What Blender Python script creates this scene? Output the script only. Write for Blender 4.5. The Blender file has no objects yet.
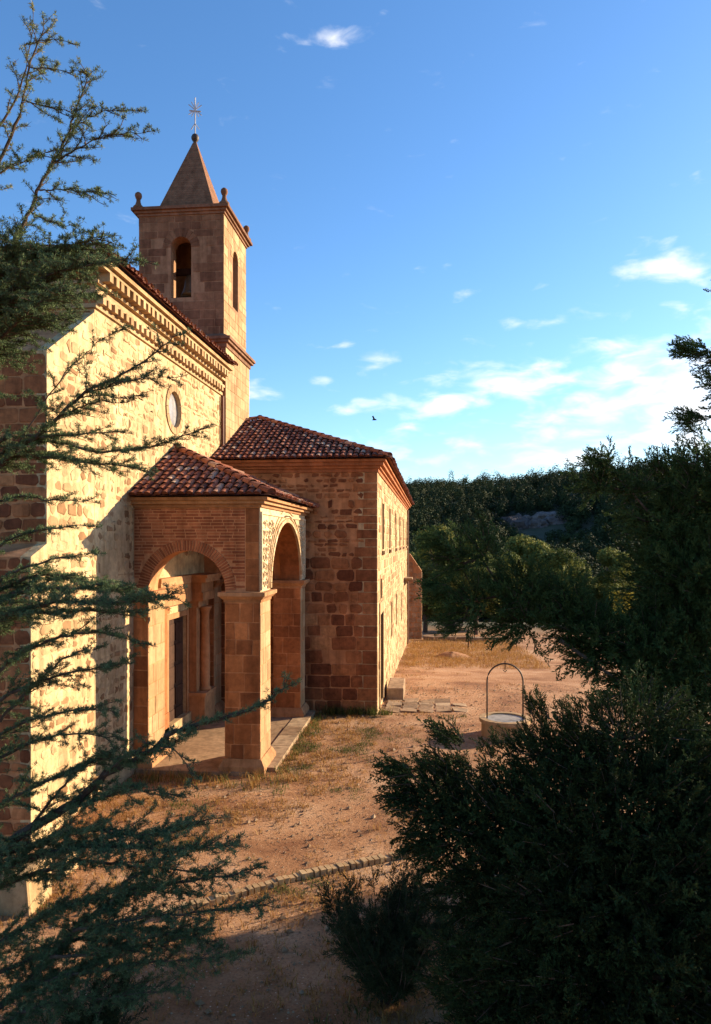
import bpy, bmesh, math, random
import numpy as np
from mathutils import Vector, Matrix, noise
from mathutils.geometry import tessellate_polygon
R = random.Random(7)
rad = math.radians
V = Vector
scene = bpy.context.scene
COL = scene.collection
# ------------------------------------------------------------------ camera model
F = 740.0; EYE = 5.5; YAW = rad(5.83); HV = 541.0
def P(u, v, d):
    xc = (u-355.5)/F*d
    return V((xc*math.cos(YAW)-d*math.sin(YAW), xc*math.sin(YAW)+d*math.cos(YAW), EYE-(v-HV)/F*d))
def sstep(a, b, x):
    t = min(1, max(0, (x-a)/(b-a))); return t*t*(3-2*t)
def lerp(a, b, t): return a+(b-a)*t
def terrain(x, y):
    h = 0.0
    if y > 22:
        h -= 1.94*min(1, (y-22)/32.0)
    h -= 0.5*sstep(54, 66, y)
    h -= 6*sstep(66, 130, y)
    if y > 120:
        hill = 31*sstep(120, 345, y)
        hill += 5*math.sin(x*0.013+0.6)*sstep(150, 330, y)+5*noise.noise(V((x*0.018, y*0.018, 1)))*sstep(130, 220, y)
        hill += 0.035*max(0, x)*sstep(150, 345, y)*(1 if x < 400 else 0)+(14*sstep(150, 345, y) if x >= 400 else 0)
        hill *= (1-0.35*sstep(345, 900, y))
        h += hill
    h += 0.05*noise.noise(V((x*0.35, y*0.35, 3)))*sstep(30, 20, y) if y < 30 else 0
    return h
def G(u, v, lift=0.0):
    d = 2.0
    while d < 900:
        p = P(u, v, d)
        if p.z <= terrain(p.x, p.y): break
        d += 0.05
    p.z = terrain(p.x, p.y)+lift
    return p
# ------------------------------------------------------------------ materials
def newmat(name):
    m = bpy.data.materials.new(name); m.use_nodes = True
    nt = m.node_tree; b = nt.nodes['Principled BSDF']
    b.inputs['Roughness'].default_value = 0.9
    b.inputs['Specular IOR Level'].default_value = 0.2
    return m, nt, b
def N(nt, t, **kw):
    n = nt.nodes.new(t)
    for k, v in kw.items():
        if k in n.inputs: n.inputs[k].default_value = v
        else: setattr(n, k, v)
    return n
def ramp(nt, stops, fac=None):
    n = nt.nodes.new('ShaderNodeValToRGB'); e = n.color_ramp.elements
    while len(e) < len(stops): e.new(0.5)
    for i, (p, c) in enumerate(stops):
        e[i].position = p; e[i].color = (*c, 1)
    if fac is not None: nt.links.new(fac, n.inputs[0])
    return n
def mix(nt, a, b, fac, mode='MIX'):
    n = nt.nodes.new('ShaderNodeMix'); n.data_type = 'RGBA'; n.blend_type = mode
    for sock, val in ((n.inputs[6], a), (n.inputs[7], b), (n.inputs[0], fac)):
        if hasattr(val, 'is_output'): nt.links.new(val, sock)
        elif sock.type == 'RGBA': sock.default_value = (*val, 1)
        else: sock.default_value = val
    return n.outputs[2]
def matte(name, stops, ns=6.0, vary=0.35, bump=0.3, bscale=30.0, rough=0.9, spec=0.2, bdist=0.01):
    """palette by the per-stone 'tint' attribute, weathered by noise"""
    m, nt, b = newmat(name)
    at = N(nt, 'ShaderNodeAttribute', attribute_name='tint')
    rp = ramp(nt, stops, at.outputs['Fac'])
    tc = nt.nodes.new('ShaderNodeTexCoord')
    n1 = N(nt, 'ShaderNodeTexNoise', Scale=ns, Detail=8.0, Roughness=0.65)
    nt.links.new(tc.outputs['Object'], n1.inputs['Vector'])
    r2 = ramp(nt, [(0.3, (1-vary,)*3), (0.7, (1+vary*0.35,)*3)], n1.outputs['Fac'])
    c = mix(nt, rp.outputs[0], r2.outputs[0], 1.0, 'MULTIPLY')
    n3 = N(nt, 'ShaderNodeTexNoise', Scale=0.7, Detail=4.0)
    nt.links.new(tc.outputs['Object'], n3.inputs['Vector'])
    r3 = ramp(nt, [(0.35, (0.70, 0.65, 0.60)), (0.65, (1.06, 1.05, 1.03))], n3.outputs['Fac'])
    c = mix(nt, c, r3.outputs[0], 0.8, 'MULTIPLY')
    mp = N(nt, 'ShaderNodeMapping'); mp.inputs['Scale'].default_value = (2.4, 2.4, .22); nt.links.new(tc.outputs['Object'], mp.inputs[0])
    n4 = N(nt, 'ShaderNodeTexNoise', Scale=1.6, Detail=6.0, Roughness=.6); nt.links.new(mp.outputs[0], n4.inputs['Vector'])
    r4 = ramp(nt, [(0.36, (.66, .62, .58)), (.52, (1, 1, 1)), (.75, (1.08, 1.07, 1.05))], n4.outputs['Fac'])
    c = mix(nt, c, r4.outputs[0], .75, 'MULTIPLY')
    nt.links.new(c, b.inputs['Base Color'])
    n2 = N(nt, 'ShaderNodeTexNoise', Scale=bscale, Detail=6.0, Roughness=0.7)
    nt.links.new(tc.outputs['Object'], n2.inputs['Vector'])
    bp = N(nt, 'ShaderNodeBump', Strength=bump, Distance=bdist)
    nt.links.new(n2.outputs['Fac'], bp.inputs['Height']); nt.links.new(bp.outputs[0], b.inputs['Normal'])
    b.inputs['Roughness'].default_value = rough; b.inputs['Specular IOR Level'].default_value = spec
    return m
def leafmat(name, stops, trans=0.25, rough=0.75):
    m, nt, b = newmat(name)
    at = N(nt, 'ShaderNodeAttribute', attribute_name='tint')
    rp = ramp(nt, stops, at.outputs['Fac'])
    nt.links.new(rp.outputs[0], b.inputs['Base Color'])
    b.inputs['Roughness'].default_value = rough; b.inputs['Specular IOR Level'].default_value = .08
    if trans:
        tr = nt.nodes.new('ShaderNodeBsdfTranslucent'); nt.links.new(rp.outputs[0], tr.inputs[0])
        mx = nt.nodes.new('ShaderNodeMixShader'); mx.inputs[0].default_value = trans
        out = nt.nodes['Material Output']
        nt.links.new(b.outputs[0], mx.inputs[1]); nt.links.new(tr.outputs[0], mx.inputs[2]); nt.links.new(mx.outputs[0], out.inputs[0])
    return m
M = {}
M['stone_red'] = matte('red sandstone', [(0, (0.265, 0.099, 0.038)), (.5, (0.390, 0.151, 0.055)), (1, (0.529, 0.216, 0.081))], vary=.4)  # shade of the unlit pillar sides is put into this redder colour
M['rubble_shaded'] = matte('shaded rubble stone', [(0, (0.194, 0.066, 0.029)), (.5, (0.335, 0.125, 0.050)), (.85, (0.462, 0.193, 0.078)), (1, (0.590, 0.289, 0.121))], vary=.5)  # wall stone with the shade of the front faces mixed into its brown
M['mortar_red'] = matte('reddish lime mortar', [(0, (0.567, 0.268, 0.120)), (1, (0.567, 0.268, 0.120))], ns=3, vary=.45, bump=.6, bscale=22)  # redder copy of mortar_pale, tinted for walls out of the sun
M['stone_pale'] = matte('pale limestone', [(0, (0.281, 0.151, 0.071)), (.25, (0.400, 0.248, 0.128)), (.55, (0.508, 0.351, 0.189)), (1, (0.626, 0.475, 0.278))], vary=.34, bump=.5, bdist=.02)
M['mortar_pale'] = matte('pale lime mortar', [(0, (0.633, 0.463, 0.256)), (1, (0.633, 0.463, 0.256))], ns=4.5, vary=.42, bump=.8, bscale=14, bdist=.03)
M['ashlar_pale'] = matte('pale dressed sandstone', [(0, (0.377, 0.239, 0.120)), (.5, (0.443, 0.293, 0.155)), (1, (0.492, 0.347, 0.197))], vary=.25)
M['tower_stone'] = matte('tower sandstone', [(0, (0.180, 0.085, 0.046)), (.5, (0.242, 0.119, 0.064)), (1, (0.311, 0.165, 0.088))], vary=.35)
M['tower_mortar'] = matte('tower mortar', [(0, (0.354, 0.202, 0.112)), (1, (0.354, 0.202, 0.112))], vary=.3)
M['brick'] = matte('thin red brick', [(0, (0.280, 0.090, 0.041)), (.6, (0.399, 0.137, 0.060)), (1, (0.515, 0.197, 0.089))], vary=.3)
M['brick_mortar'] = matte('brick mortar', [(0, (0.618, 0.305, 0.146)), (1, (0.618, 0.305, 0.146))], vary=.3)
M['cornice'] = matte('terracotta cornice', [(0, (0.376, 0.133, 0.055)), (1, (0.496, 0.197, 0.084))], vary=.3)
M['plaster'] = matte('cream carved plaster', [(0, (0.450, 0.291, 0.154)), (.5, (0.594, 0.445, 0.267)), (1, (0.684, 0.539, 0.356))], vary=.2)
M['tile'] = matte('old clay tile', [(0, (.10, .034, .022)), (.25, (.26, .08, .042)), (.5, (.38, .13, .07)), (.72, (.46, .19, .11)), (.88, (.54, .33, .22)), (1, (.58, .42, .31))], vary=.5, ns=9, rough=.8)
M['tile_under'] = matte('clay channel tile', [(0, (.15, .055, .035)), (1, (.2, .07, .045))], vary=.4)
M['tower_trim'] = matte('tower trim stone', [(0, (.21, .105, .06)), (1, (.30, .165, .10))], vary=.35)
M['mid_stone'] = matte('orange dressed sandstone', [(0, (0.339, 0.160, 0.070)), (.5, (0.437, 0.223, 0.104)), (1, (0.509, 0.285, 0.144))], vary=.3)
M['slab'] = matte('stone slab', [(0, (0.281, 0.182, 0.108)), (.5, (0.357, 0.237, 0.145)), (1, (0.442, 0.324, 0.210))], vary=.4, bump=.5)
M['wood'] = matte('dark old wood', [(0, (.045, .022, .014)), (1, (.075, .036, .022))], vary=.4)
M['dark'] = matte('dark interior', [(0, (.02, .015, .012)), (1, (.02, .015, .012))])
M['glass'] = matte('dark window glass', [(0, (.025, .022, .02)), (1, (.03, .026, .022))], rough=.2, spec=.5, bump=0)
M['oculus_glass'] = matte('leaded glass with painted sky', [(0, (.30, .30, .32)), (1, (.38, .38, .40))], rough=.25, spec=.5, bump=0)  # pale grey stands in for sky reflected in the pane
M['iron'] = matte('rusty iron', [(0, (.04, .025, .018)), (1, (.06, .035, .024))], rough=.6, spec=.4)
M['pipe'] = matte('brown downpipe', [(0, (.16, .06, .035)), (1, (.2, .08, .045))], rough=.6)
M['white_metal'] = matte('pale weathered metal', [(0, (.6, .58, .56)), (1, (.7, .68, .66))], rough=.5)
M['lid'] = matte('grey galvanised lid', [(0, (.36, .33, .29)), (1, (.42, .39, .35))], rough=.6)
M['bronze'] = matte('bell bronze', [(0, (.10, .075, .04)), (1, (.12, .09, .05))], rough=.5, spec=.6)
M['bark'] = matte('grey brown bark', [(0, (.09, .062, .045)), (1, (.16, .11, .08))], ns=14, vary=.5, bump=.8, bscale=40)
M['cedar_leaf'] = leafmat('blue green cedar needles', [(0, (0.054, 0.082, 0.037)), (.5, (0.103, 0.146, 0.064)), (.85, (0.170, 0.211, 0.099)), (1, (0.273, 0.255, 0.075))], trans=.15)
M['juniper_leaf'] = leafmat('dark juniper scales', [(0, (.014, .020, .007)), (.5, (.028, .042, .013)), (1, (.055, .085, .026))], trans=.12)
M['juniper_green'] = leafmat('green juniper scales', [(0, (.016, .026, .009)), (.5, (.040, .066, .020)), (1, (.085, .13, .04))], trans=.25)
M['shrub_leaf'] = leafmat('grey green shrub leaves', [(0, (.022, .034, .016)), (.6, (.045, .062, .028)), (1, (.085, .09, .04))], trans=.2)
M['pine_leaf'] = leafmat('pine foliage', [(0, (0.053, 0.067, 0.018)), (.5, (0.110, 0.126, 0.032)), (1, (0.239, 0.213, 0.050))], trans=.25)
M['yellow_leaf'] = leafmat('yellow broom leaves', [(0, (.16, .13, .02)), (1, (.36, .28, .04))], trans=.3)
M['forest_leaf'] = leafmat('forest foliage', [(0, (0.018, 0.026, 0.011)), (.6, (0.033, 0.045, 0.017)), (1, (0.057, 0.068, 0.023))], trans=.1)
M['grass_dry'] = leafmat('straw grass', [(0, (.20, .09, .026)), (.6, (.34, .18, .055)), (1, (.42, .27, .10))], trans=.35)
M['grass_green'] = leafmat('green weeds', [(0, (.05, .07, .018)), (1, (.13, .13, .035))], trans=.35)
M['bird'] = matte('dark feathers', [(0, (.02, .018, .017)), (1, (.03, .027, .025))])
def ground_mat():
    m, nt, b = newmat('dry earth')
    tc = nt.nodes.new('ShaderNodeTexCoord')
    def nz(s, d=8, r=.6):
        n = N(nt, 'ShaderNodeTexNoise', Scale=s, Detail=float(d), Roughness=r); nt.links.new(tc.outputs['Object'], n.inputs['Vector']); return n.outputs['Fac']
    a = ramp(nt, [(.30, (.17, .066, .027)), (.44, (.30, .145, .067)), (.54, (.39, .21, .108)), (.68, (.47, .29, .17))], nz(.55, 10, .62))
    g = ramp(nt, [(.36, (.62, .55, .5)), (.5, (1, 1, 1)), (.7, (1.22, 1.2, 1.16))], nz(26, 6, .75))
    c = mix(nt, a.outputs[0], g.outputs[0], .85, 'MULTIPLY')
    vo = N(nt, 'ShaderNodeTexVoronoi', Scale=17.0); nt.links.new(tc.outputs['Object'], vo.inputs['Vector'])
    pr = ramp(nt, [(.12, (1, 1, 1)), (.2, (0, 0, 0))], vo.outputs['Distance'])
    sp = ramp(nt, [(.5, (.2, .12, .07)), (.7, (.55, .42, .3))], vo.outputs['Color'])
    c = mix(nt, c, sp.outputs[0], pr.outputs[0])
    sx = nt.nodes.new('ShaderNodeSeparateXYZ'); nt.links.new(tc.outputs['Object'], sx.inputs[0])
    mr = N(nt, 'ShaderNodeMapRange'); mr.inputs[1].default_value = 62; mr.inputs[2].default_value = 72
    nt.links.new(sx.outputs['Y'], mr.inputs[0])
    far = ramp(nt, [(.35, (.035, .042, .022)), (.65, (.09, .075, .045))], nz(.12, 6))
    c = mix(nt, c, far.outputs[0], mr.outputs[0])
    nt.links.new(c, b.inputs['Base Color'])
    n2 = nz(9, 10, .75); n3 = nz(60, 4, .7)
    ad = N(nt, 'ShaderNodeMath', operation='MULTIPLY_ADD'); nt.links.new(n3, ad.inputs[0]); ad.inputs[1].default_value = .3; nt.links.new(n2, ad.inputs[2])
    bp = N(nt, 'ShaderNodeBump', Strength=.7, Distance=.10); nt.links.new(ad.outputs[0], bp.inputs['Height']); nt.links.new(bp.outputs[0], b.inputs['Normal'])
    return m
M['ground'] = ground_mat()
# ------------------------------------------------------------------ mesh builder
class MB:
    def __init__(s): s.v = []; s.f = []; s.t = []; s.m = []
    def face(s, pts, tint=.5, mi=0):
        i = len(s.v); s.v.extend(pts); s.f.append(tuple(range(i, i+len(pts)))); s.t.append(tint); s.m.append(mi)
    def add(s, verts, faces, tint=.5, mi=0):
        i = len(s.v); s.v.extend(verts)
        for f in faces: s.f.append(tuple(k+i for k in f)); s.t.append(tint); s.m.append(mi)
    def box(s, lo, hi, tint=.5, mi=0):
        x0, y0, z0 = lo; x1, y1, z1 = hi
        s.add([V(p) for p in ((x0,y0,z0),(x1,y0,z0),(x1,y1,z0),(x0,y1,z0),(x0,y0,z1),(x1,y0,z1),(x1,y1,z1),(x0,y1,z1))],
              [(3,2,1,0),(4,5,6,7),(0,1,5,4),(1,2,6,5),(2,3,7,6),(3,0,4,7)], tint, mi)
    def frustum(s, cx, cy, a0, b0, z0, a1, b1, z1, tint=.5, mi=0):
        vs = [V((cx+sx*a, cy+sy*b, z)) for z, a, b in ((z0,a0,b0),(z1,a1,b1)) for sx, sy in ((-1,-1),(1,-1),(1,1),(-1,1))]
        s.add(vs, [(3,2,1,0),(4,5,6,7),(0,1,5,4),(1,2,6,5),(2,3,7,6),(3,0,4,7)], tint, mi)
    def tube(s, pts, r, n=6, tint=.5, mi=0, cap=True):
        """r: list or function of t"""
        k = len(pts); rings = []; up = V((0, 0, 1))
        for i, p in enumerate(pts):
            t = (pts[min(i+1, k-1)]-pts[max(i-1, 0)])
            t = t.normalized() if t.length > 1e-9 else V((0, 0, 1))
            a = t.cross(up if abs(t.z) < .95 else V((1, 0, 0))).normalized(); b = t.cross(a)
            rr = r[i] if isinstance(r, list) else r
            rings.append([p+(a*math.cos(q)+b*math.sin(q))*rr for q in (2*math.pi*j/n for j in range(n))])
        vs = [q for g in rings for q in g]; fs = []
        for i in range(k-1):
            for j in range(n):
                fs.append((i*n+j, i*n+(j+1) % n, (i+1)*n+(j+1) % n, (i+1)*n+j))
        if cap: fs.append(tuple(range(n))[::-1]); fs.append(tuple((k-1)*n+j for j in range(n)))
        s.add(vs, fs, tint, mi)
    def lathe(s, c, prof, n=24, tint=.5, mi=0):
        vs = []; fs = []
        for r, z in prof:
            for j in range(n):
                q = 2*math.pi*j/n; vs.append(V((c[0]+r*math.cos(q), c[1]+r*math.sin(q), c[2]+z)))
        for i in range(len(prof)-1):
            for j in range(n): fs.append((i*n+j, i*n+(j+1) % n, (i+1)*n+(j+1) % n, (i+1)*n+j))
        fs.append(tuple(range(n))[::-1]); fs.append(tuple((len(prof)-1)*n+j for j in range(n)))
        s.add(vs, fs, tint, mi)
    def plate(s, fr, outer, holes=(), thick=.5, tint=.5, mi=0):
        """polygon with holes in frame fr=(O,U,N): u along U, v up; extruded by thick against N"""
        O, U, Nn = fr; loops = [outer]+list(holes)
        q = [[V((a, b, 0)) for a, b in lp] for lp in loops]
        tris = tessellate_polygon(q); flat = [p for lp in loops for p in lp]
        W = lambda p, z: O+U*p[0]+V((0, 0, p[1]))+Nn*z
        n = len(flat); vs = [W(p, 0) for p in flat]+[W(p, -thick) for p in flat]
        fs = []
        for t in tris:
            a, b, c = (vs[i] for i in t)
            if (b-a).cross(c-a).dot(Nn) < 0: t = t[::-1]
            fs.append(tuple(t)); fs.append(tuple(i+n for i in t[::-1]))
        k = 0
        for lp in loops:
            L = len(lp)
            for j in range(L): fs.append((k+j, k+(j+1) % L, k+(j+1) % L+n, k+j+n))
            k += L
        s.add(vs, fs, tint, mi)
    def stone(s, fr, poly, e, bev=.012, tint=.5, mi=0, sink=.012):
        """a stone lying on the wall plane: poly in (u,v), raised by e"""
        O, U, Nn = fr; n = len(poly)
        cu = sum(p[0] for p in poly)/n; cv = sum(p[1] for p in poly)/n
        base = [O+U*a+V((0, 0, b))-Nn*sink for a, b in poly]
        mid = [O+U*a+V((0, 0, b))+Nn*(e*.55) for a, b in poly]
        top = []
        for a, b in poly:
            L = math.hypot(a-cu, b-cv) or 1; k = max(0, 1-bev*1.4/L)
            top.append(O+U*(cu+(a-cu)*k)+V((0, 0, cv+(b-cv)*k))+Nn*e)
        fs = [tuple(range(2*n, 3*n))]
        for r_ in (0, n):
            for j in range(n): fs.append((r_+j, r_+(j+1) % n, r_+n+(j+1) % n, r_+n+j))
        s.add(base+mid+top, fs, tint, mi)
    def build(s, name, mats, parent=None, smooth=False, fix=True):
        me = bpy.data.meshes.new(name); me.from_pydata([tuple(p) for p in s.v], [], s.f)
        at = me.attributes.new('tint', 'FLOAT', 'FACE'); at.data.foreach_set('value', s.t)
        if not isinstance(mats, (list, tuple)): mats = [mats]
        for m in mats: me.materials.append(m)
        me.polygons.foreach_set('material_index', s.m)
        if smooth: me.polygons.foreach_set('use_smooth', [True]*len(s.f))
        if fix and len(s.f) < 60000:
            bm = bmesh.new(); bm.from_mesh(me); bmesh.ops.recalc_face_normals(bm, faces=bm.faces); bm.to_mesh(me); bm.free()
        me.update()
        o = bpy.data.objects.new(name, me); COL.objects.link(o)
        if parent is not None:
            o.parent = parent; o.matrix_parent_inverse = Matrix.Translation(-parent.location)
        return o
NR = np.random.default_rng(11)
class NB:
    """many small leaf quads at once: copies of prototype sprigs, turned and placed"""
    def __init__(s): s.v = []; s.t = []
    def add(s, proto, p, d, k, tint):
        q, tt = proto; d = np.array(d); d = d/np.linalg.norm(d)
        a = np.cross(d, NR.normal(size=3)); a /= np.linalg.norm(a); b = np.cross(d, a)
        s.v.append((q@np.array([a, b, d]))*k+np.array(p)); s.t.append(np.clip(tt+tint, 0, 1))
    def quads(s, q, t): s.v.append(q); s.t.append(t)
    def count(s): return sum(len(t) for t in s.t)
    def build(s, name, mat, parent=None):
        q = np.concatenate(s.v).reshape(-1, 3).astype(np.float32); t = np.concatenate(s.t).astype(np.float32); n = len(t)
        me = bpy.data.meshes.new(name); me.vertices.add(4*n); me.vertices.foreach_set('co', q.ravel())
        me.loops.add(4*n); me.loops.foreach_set('vertex_index', np.arange(4*n, dtype=np.int32))
        me.polygons.add(n); me.polygons.foreach_set('loop_start', np.arange(0, 4*n, 4, dtype=np.int32)); me.polygons.foreach_set('loop_total', np.full(n, 4, dtype=np.int32))
        me.attributes.new('tint', 'FLOAT', 'FACE').data.foreach_set('value', t)
        me.materials.append(mat); me.update(calc_edges=True)
        o = bpy.data.objects.new(name, me); COL.objects.link(o)
        if parent is not None: o.parent = parent; o.matrix_parent_inverse = Matrix.Translation(-parent.location)
        return o
def leaf_quad(p, d, L, w):
    e = np.cross(d, NR.normal(size=3)); e /= np.linalg.norm(e)
    return [p, p+d*L*.5+e*w, p+d*L, p+d*L*.5-e*w]
def unit(v): return v/np.linalg.norm(v)
def proto_rosette(n=13):
    q = []
    for i in range(n):
        d = unit(NR.normal(size=3)+np.array([0, 0, .9])); q.append(leaf_quad(d*.05, d, NR.uniform(.75, 1.2), .075))
    return np.array(q), NR.normal(0, .08, n)
def proto_plume(ns=15, leaf=.085):
    q = []; t = []
    bend = NR.normal(0, .12, 2)
    for i in range(ns):
        z = (i+NR.random())/ns; a = np.array([bend[0]*z*z, bend[1]*z*z, z])
        sd = unit(unit(NR.normal(size=3))*.75+np.array([0, 0, 1.0])); l = .42*(1-.6*z)*NR.uniform(.6, 1.1)
        m = int(l/(leaf*.30))+3; tn = NR.normal(0, .08)
        for j in range(m):
            d2 = unit(sd+unit(NR.normal(size=3))*.6); q.append(leaf_quad(a+sd*l*j/m, d2, leaf*NR.uniform(.8, 1.3), leaf*.2)); t.append(tn+.14*j/m+NR.normal(0, .04))
    return np.array(q), np.array(t)
def leaf_cloud(n, rad_, size, tone, sd=.12, jit=.55):
    """n leaf clumps spread through an ellipsoid's shell"""
    d = NR.normal(size=(n, 3)); d /= np.linalg.norm(d, axis=1)[:, None]
    p = d*np.array(rad_)*NR.uniform(.55, 1.06, (n, 1))
    nn = d+NR.normal(0, jit, (n, 3)); e1 = np.cross(nn, NR.normal(size=(n, 3))); e1 /= np.linalg.norm(e1, axis=1)[:, None]
    e2 = np.cross(nn, e1); e2 /= np.linalg.norm(e2, axis=1)[:, None]
    s_ = NR.uniform(size[0], size[1], (n, 1))
    return np.stack([p+e1*s_, p+e2*s_*.7, p-e1*s_*.8, p-e2*s_*.6], axis=1), np.clip(tone+NR.normal(0, sd, n), 0, 1)
ROS = [proto_rosette() for _ in range(14)]
PLU = [proto_plume() for _ in range(14)]
def thing(name, label, cat, loc, group=None):
    o = bpy.data.objects.new(name, None); COL.objects.link(o); o.location = loc
    o.empty_display_size = .3
    return tag(o, label, cat, group)
def tag(o, label, cat, group=None, kind=None):
    o['label'] = label; o['category'] = cat
    if group: o['group'] = group
    if kind: o['kind'] = kind
    return o
# ------------------------------------------------------------------ masonry
def masonry(mb, fr, u0, u1, v0, v1, ch, cw, gap=.02, e=(.006, .02), rough=.008, skip=None, drop=0.0, chamfer=0.0, mi=1, bev=.012, tint=None, cut=None):
    v = v0; row = 0
    while v < v1-.03:
        h = R.uniform(*ch)
        if v1-v-h < ch[0]*.6: h = v1-v
        u = u0-(R.random()*.5*cw[1] if cut is None else 0)
        while u < u1-.02:
            w = R.uniform(*cw)
            if u1-u-w < cw[0]*.5: w = u1-u
            a, b = max(u, u0), min(u+w, u1)
            u += w
            if b-a < .05: continue
            A, B, C, D = a+gap/2, b-gap/2, v+gap/2, v+h-gap/2
            if B-A < .02 or D-C < .015: continue
            if skip and skip(A, C, B, D): continue
            if R.random() < drop: continue
            j = lambda: R.uniform(-rough, rough)
            if chamfer > 0:
                c = chamfer*R.uniform(.4, 1)*min(B-A, D-C)
                sh = R.uniform(-.25, .25)*c*(1 if rough > .012 else .3)
                poly = [(A+c+j(), C+j()), (B-c+j(), C+j()+sh), (B+j(), C+c+j()), (B+j(), D-c+j()), (B-c+j(), D+j()+sh), (A+c+j(), D+j()), (A+j(), D-c+j()), (A+j(), C+c+j())]
            else:
                poly = [(A+j(), C+j()), (B+j(), C+j()), (B+j(), D+j()), (A+j(), D+j())]
            mb.stone(fr, poly, R.uniform(*e), bev, R.random() if tint is None else R.uniform(*tint), mi)
        v += h; row += 1
def arc(cx, cz, rx, rz, a0, a1, n=28):
    return [(cx+rx*math.cos(rad(lerp(a0, a1, i/n))), cz+rz*math.sin(rad(lerp(a0, a1, i/n)))) for i in range(n+1)]
def in_arch(cx, spring, rx, rz, floor, pad=0.0):
    def f(a, c, b, d):
        for u in (a, (a+b)/2, b):
            for v in (c, (c+d)/2, d):
                if floor-pad < v <= spring and abs(u-cx) < rx+pad: return True
                if v > spring and ((u-cx)/(rx+pad))**2+((v-spring)/(rz+pad))**2 < 1: return True
        return False
    return f
def in_rect(r, pad=0.0):
    return lambda a, c, b, d: a < r[2]+pad and b > r[0]-pad and c < r[3]+pad and d > r[1]-pad
def any_of(*fs): return lambda *a: any(f(*a) for f in fs)
def voussoirs(mb, fr, cx, cz, rx, rz, wid, n, a0=0, a1=180, gap=.008, e=(.01, .016), mi=1):
    for i in range(n):
        t0 = lerp(a0, a1, i/n); t1 = lerp(a0, a1, (i+1)/n); g = math.degrees(gap/2/max(rx, rz))
        q = []
        for r_, tt in ((0, (t0+g, t1-g)), (wid, (t1-g*.8, t0+g*.8))):
            for t in tt: q.append((cx+(rx+r_)*math.cos(rad(t)), cz+(rz+r_)*math.sin(rad(t))))
        mb.stone(fr, q, R.uniform(*e), .006, R.random(), mi)
# ------------------------------------------------------------------ clay tile roofs
def poly_in(p, poly):
    c = False; n = len(poly)
    for i in range(n):
        (x1, y1), (x2, y2) = poly[i], poly[(i+1) % n]
        if (y1 > p[1]) != (y2 > p[1]) and p[0] < (x2-x1)*(p[1]-y1)/(y2-y1)+x1: c = not c
    return c
def tile(mb, p, e, s, n, r0, r1, L, tint, mi=0, cap=False, seg=6):
    vs = []
    for (d, r, lift) in ((0, r0, .028), (L, r1, 0)):
        for k in range(seg+1):
            q = math.pi*k/seg; vs.append(p+s*d+e*(r*math.cos(q))+n*(r*.8*math.sin(q)+lift))
    fs = [(k, k+1, seg+2+k, seg+1+k) for k in range(seg)]
    mb.add(vs, fs, tint, mi)
    if cap: mb.face([p+s*.03+e*(r0*.92*math.cos(math.pi*k/seg))+n*(r0*.74*math.sin(math.pi*k/seg)+.02) for k in range(seg+1)], .25, 1)
def tile_slope(mb, P0, e, s, poly, pitch=.2, row=.31, jit=1.0):
    """poly in (along eave, up slope) coordinates"""
    n = e.cross(s).normalized()
    if n.z < 0: n = -n
    mb.face([P0+e*a+s*b for a, b in poly], .5, 1)
    amin = min(p[0] for p in poly); amax = max(p[0] for p in poly); bmax = max(p[1] for p in poly)
    k = amin+pitch/2
    while k < amax:
        first = True; b = 0.0
        while b < bmax:
            if poly_in((k, b+row*.5), poly):
                j = R.uniform(-.02, .02)*jit
                t = min(1, max(0, R.gauss(.54, .23)))
                tile(mb, P0+e*(k+j)+s*(b-.06+R.uniform(-.035, .03)*jit)+n*(.008+R.uniform(0, .018)+.012*math.sin(k*.9+b*.7)), e, s, n, .093, .076, row+.09, t, 0, first)
                first = False
            b += row
        k += pitch
def ridge(mb, a, b, r=.135, L=.4, up=V((0, 0, 1))):
    d = b-a; n = max(1, int(d.length/L)); s = d.normalized(); e = s.cross(up).normalized(); nn = e.cross(s)
    if nn.z < 0: nn = -nn
    for i in range(n):
        tile(mb, a+d*(i/n)+nn*.03, e, s, nn, r, r*.85, d.length/n+.07, min(1, max(0, R.gauss(.5, .2))), 0, i == 0)
# frames
def FR(o, u, n): return (V(o), V(u), V(n))
# =================================================================== SETTING
def build_ground():
    xs = [-2500, -1500, -900, -500, -300, -200, -140, -100, -70, -50, -38, -28]+[-20+.5*i for i in range(61)]+[12+2*i for i in range(1, 25)]+[64+8*i for i in range(1, 40)]+[400, 500, 700, 1000, 1500, 2500]
    ys = [-2500, -1000, -400, -150, -60, -25, -10, -4]+[.5*i for i in range(0, 125)]+[63+2*i for i in range(40)]+[145+8*i for i in range(34)]+[430, 480, 560, 700, 900, 1300, 2000, 3000]
    xs = sorted(set(xs)); ys = sorted(set(ys))
    mb = MB(); nx = len(xs)
    vs = [V((x, y, terrain(x, y))) for y in ys for x in xs]
    fs = [(j*nx+i, j*nx+i+1, (j+1)*nx+i+1, (j+1)*nx+i) for j in range(len(ys)-1) for i in range(nx-1)]
    mb.add(vs, fs)
    o = mb.build('ground', M['ground'], smooth=True, fix=False); o['kind'] = 'structure'
build_ground()
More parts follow.
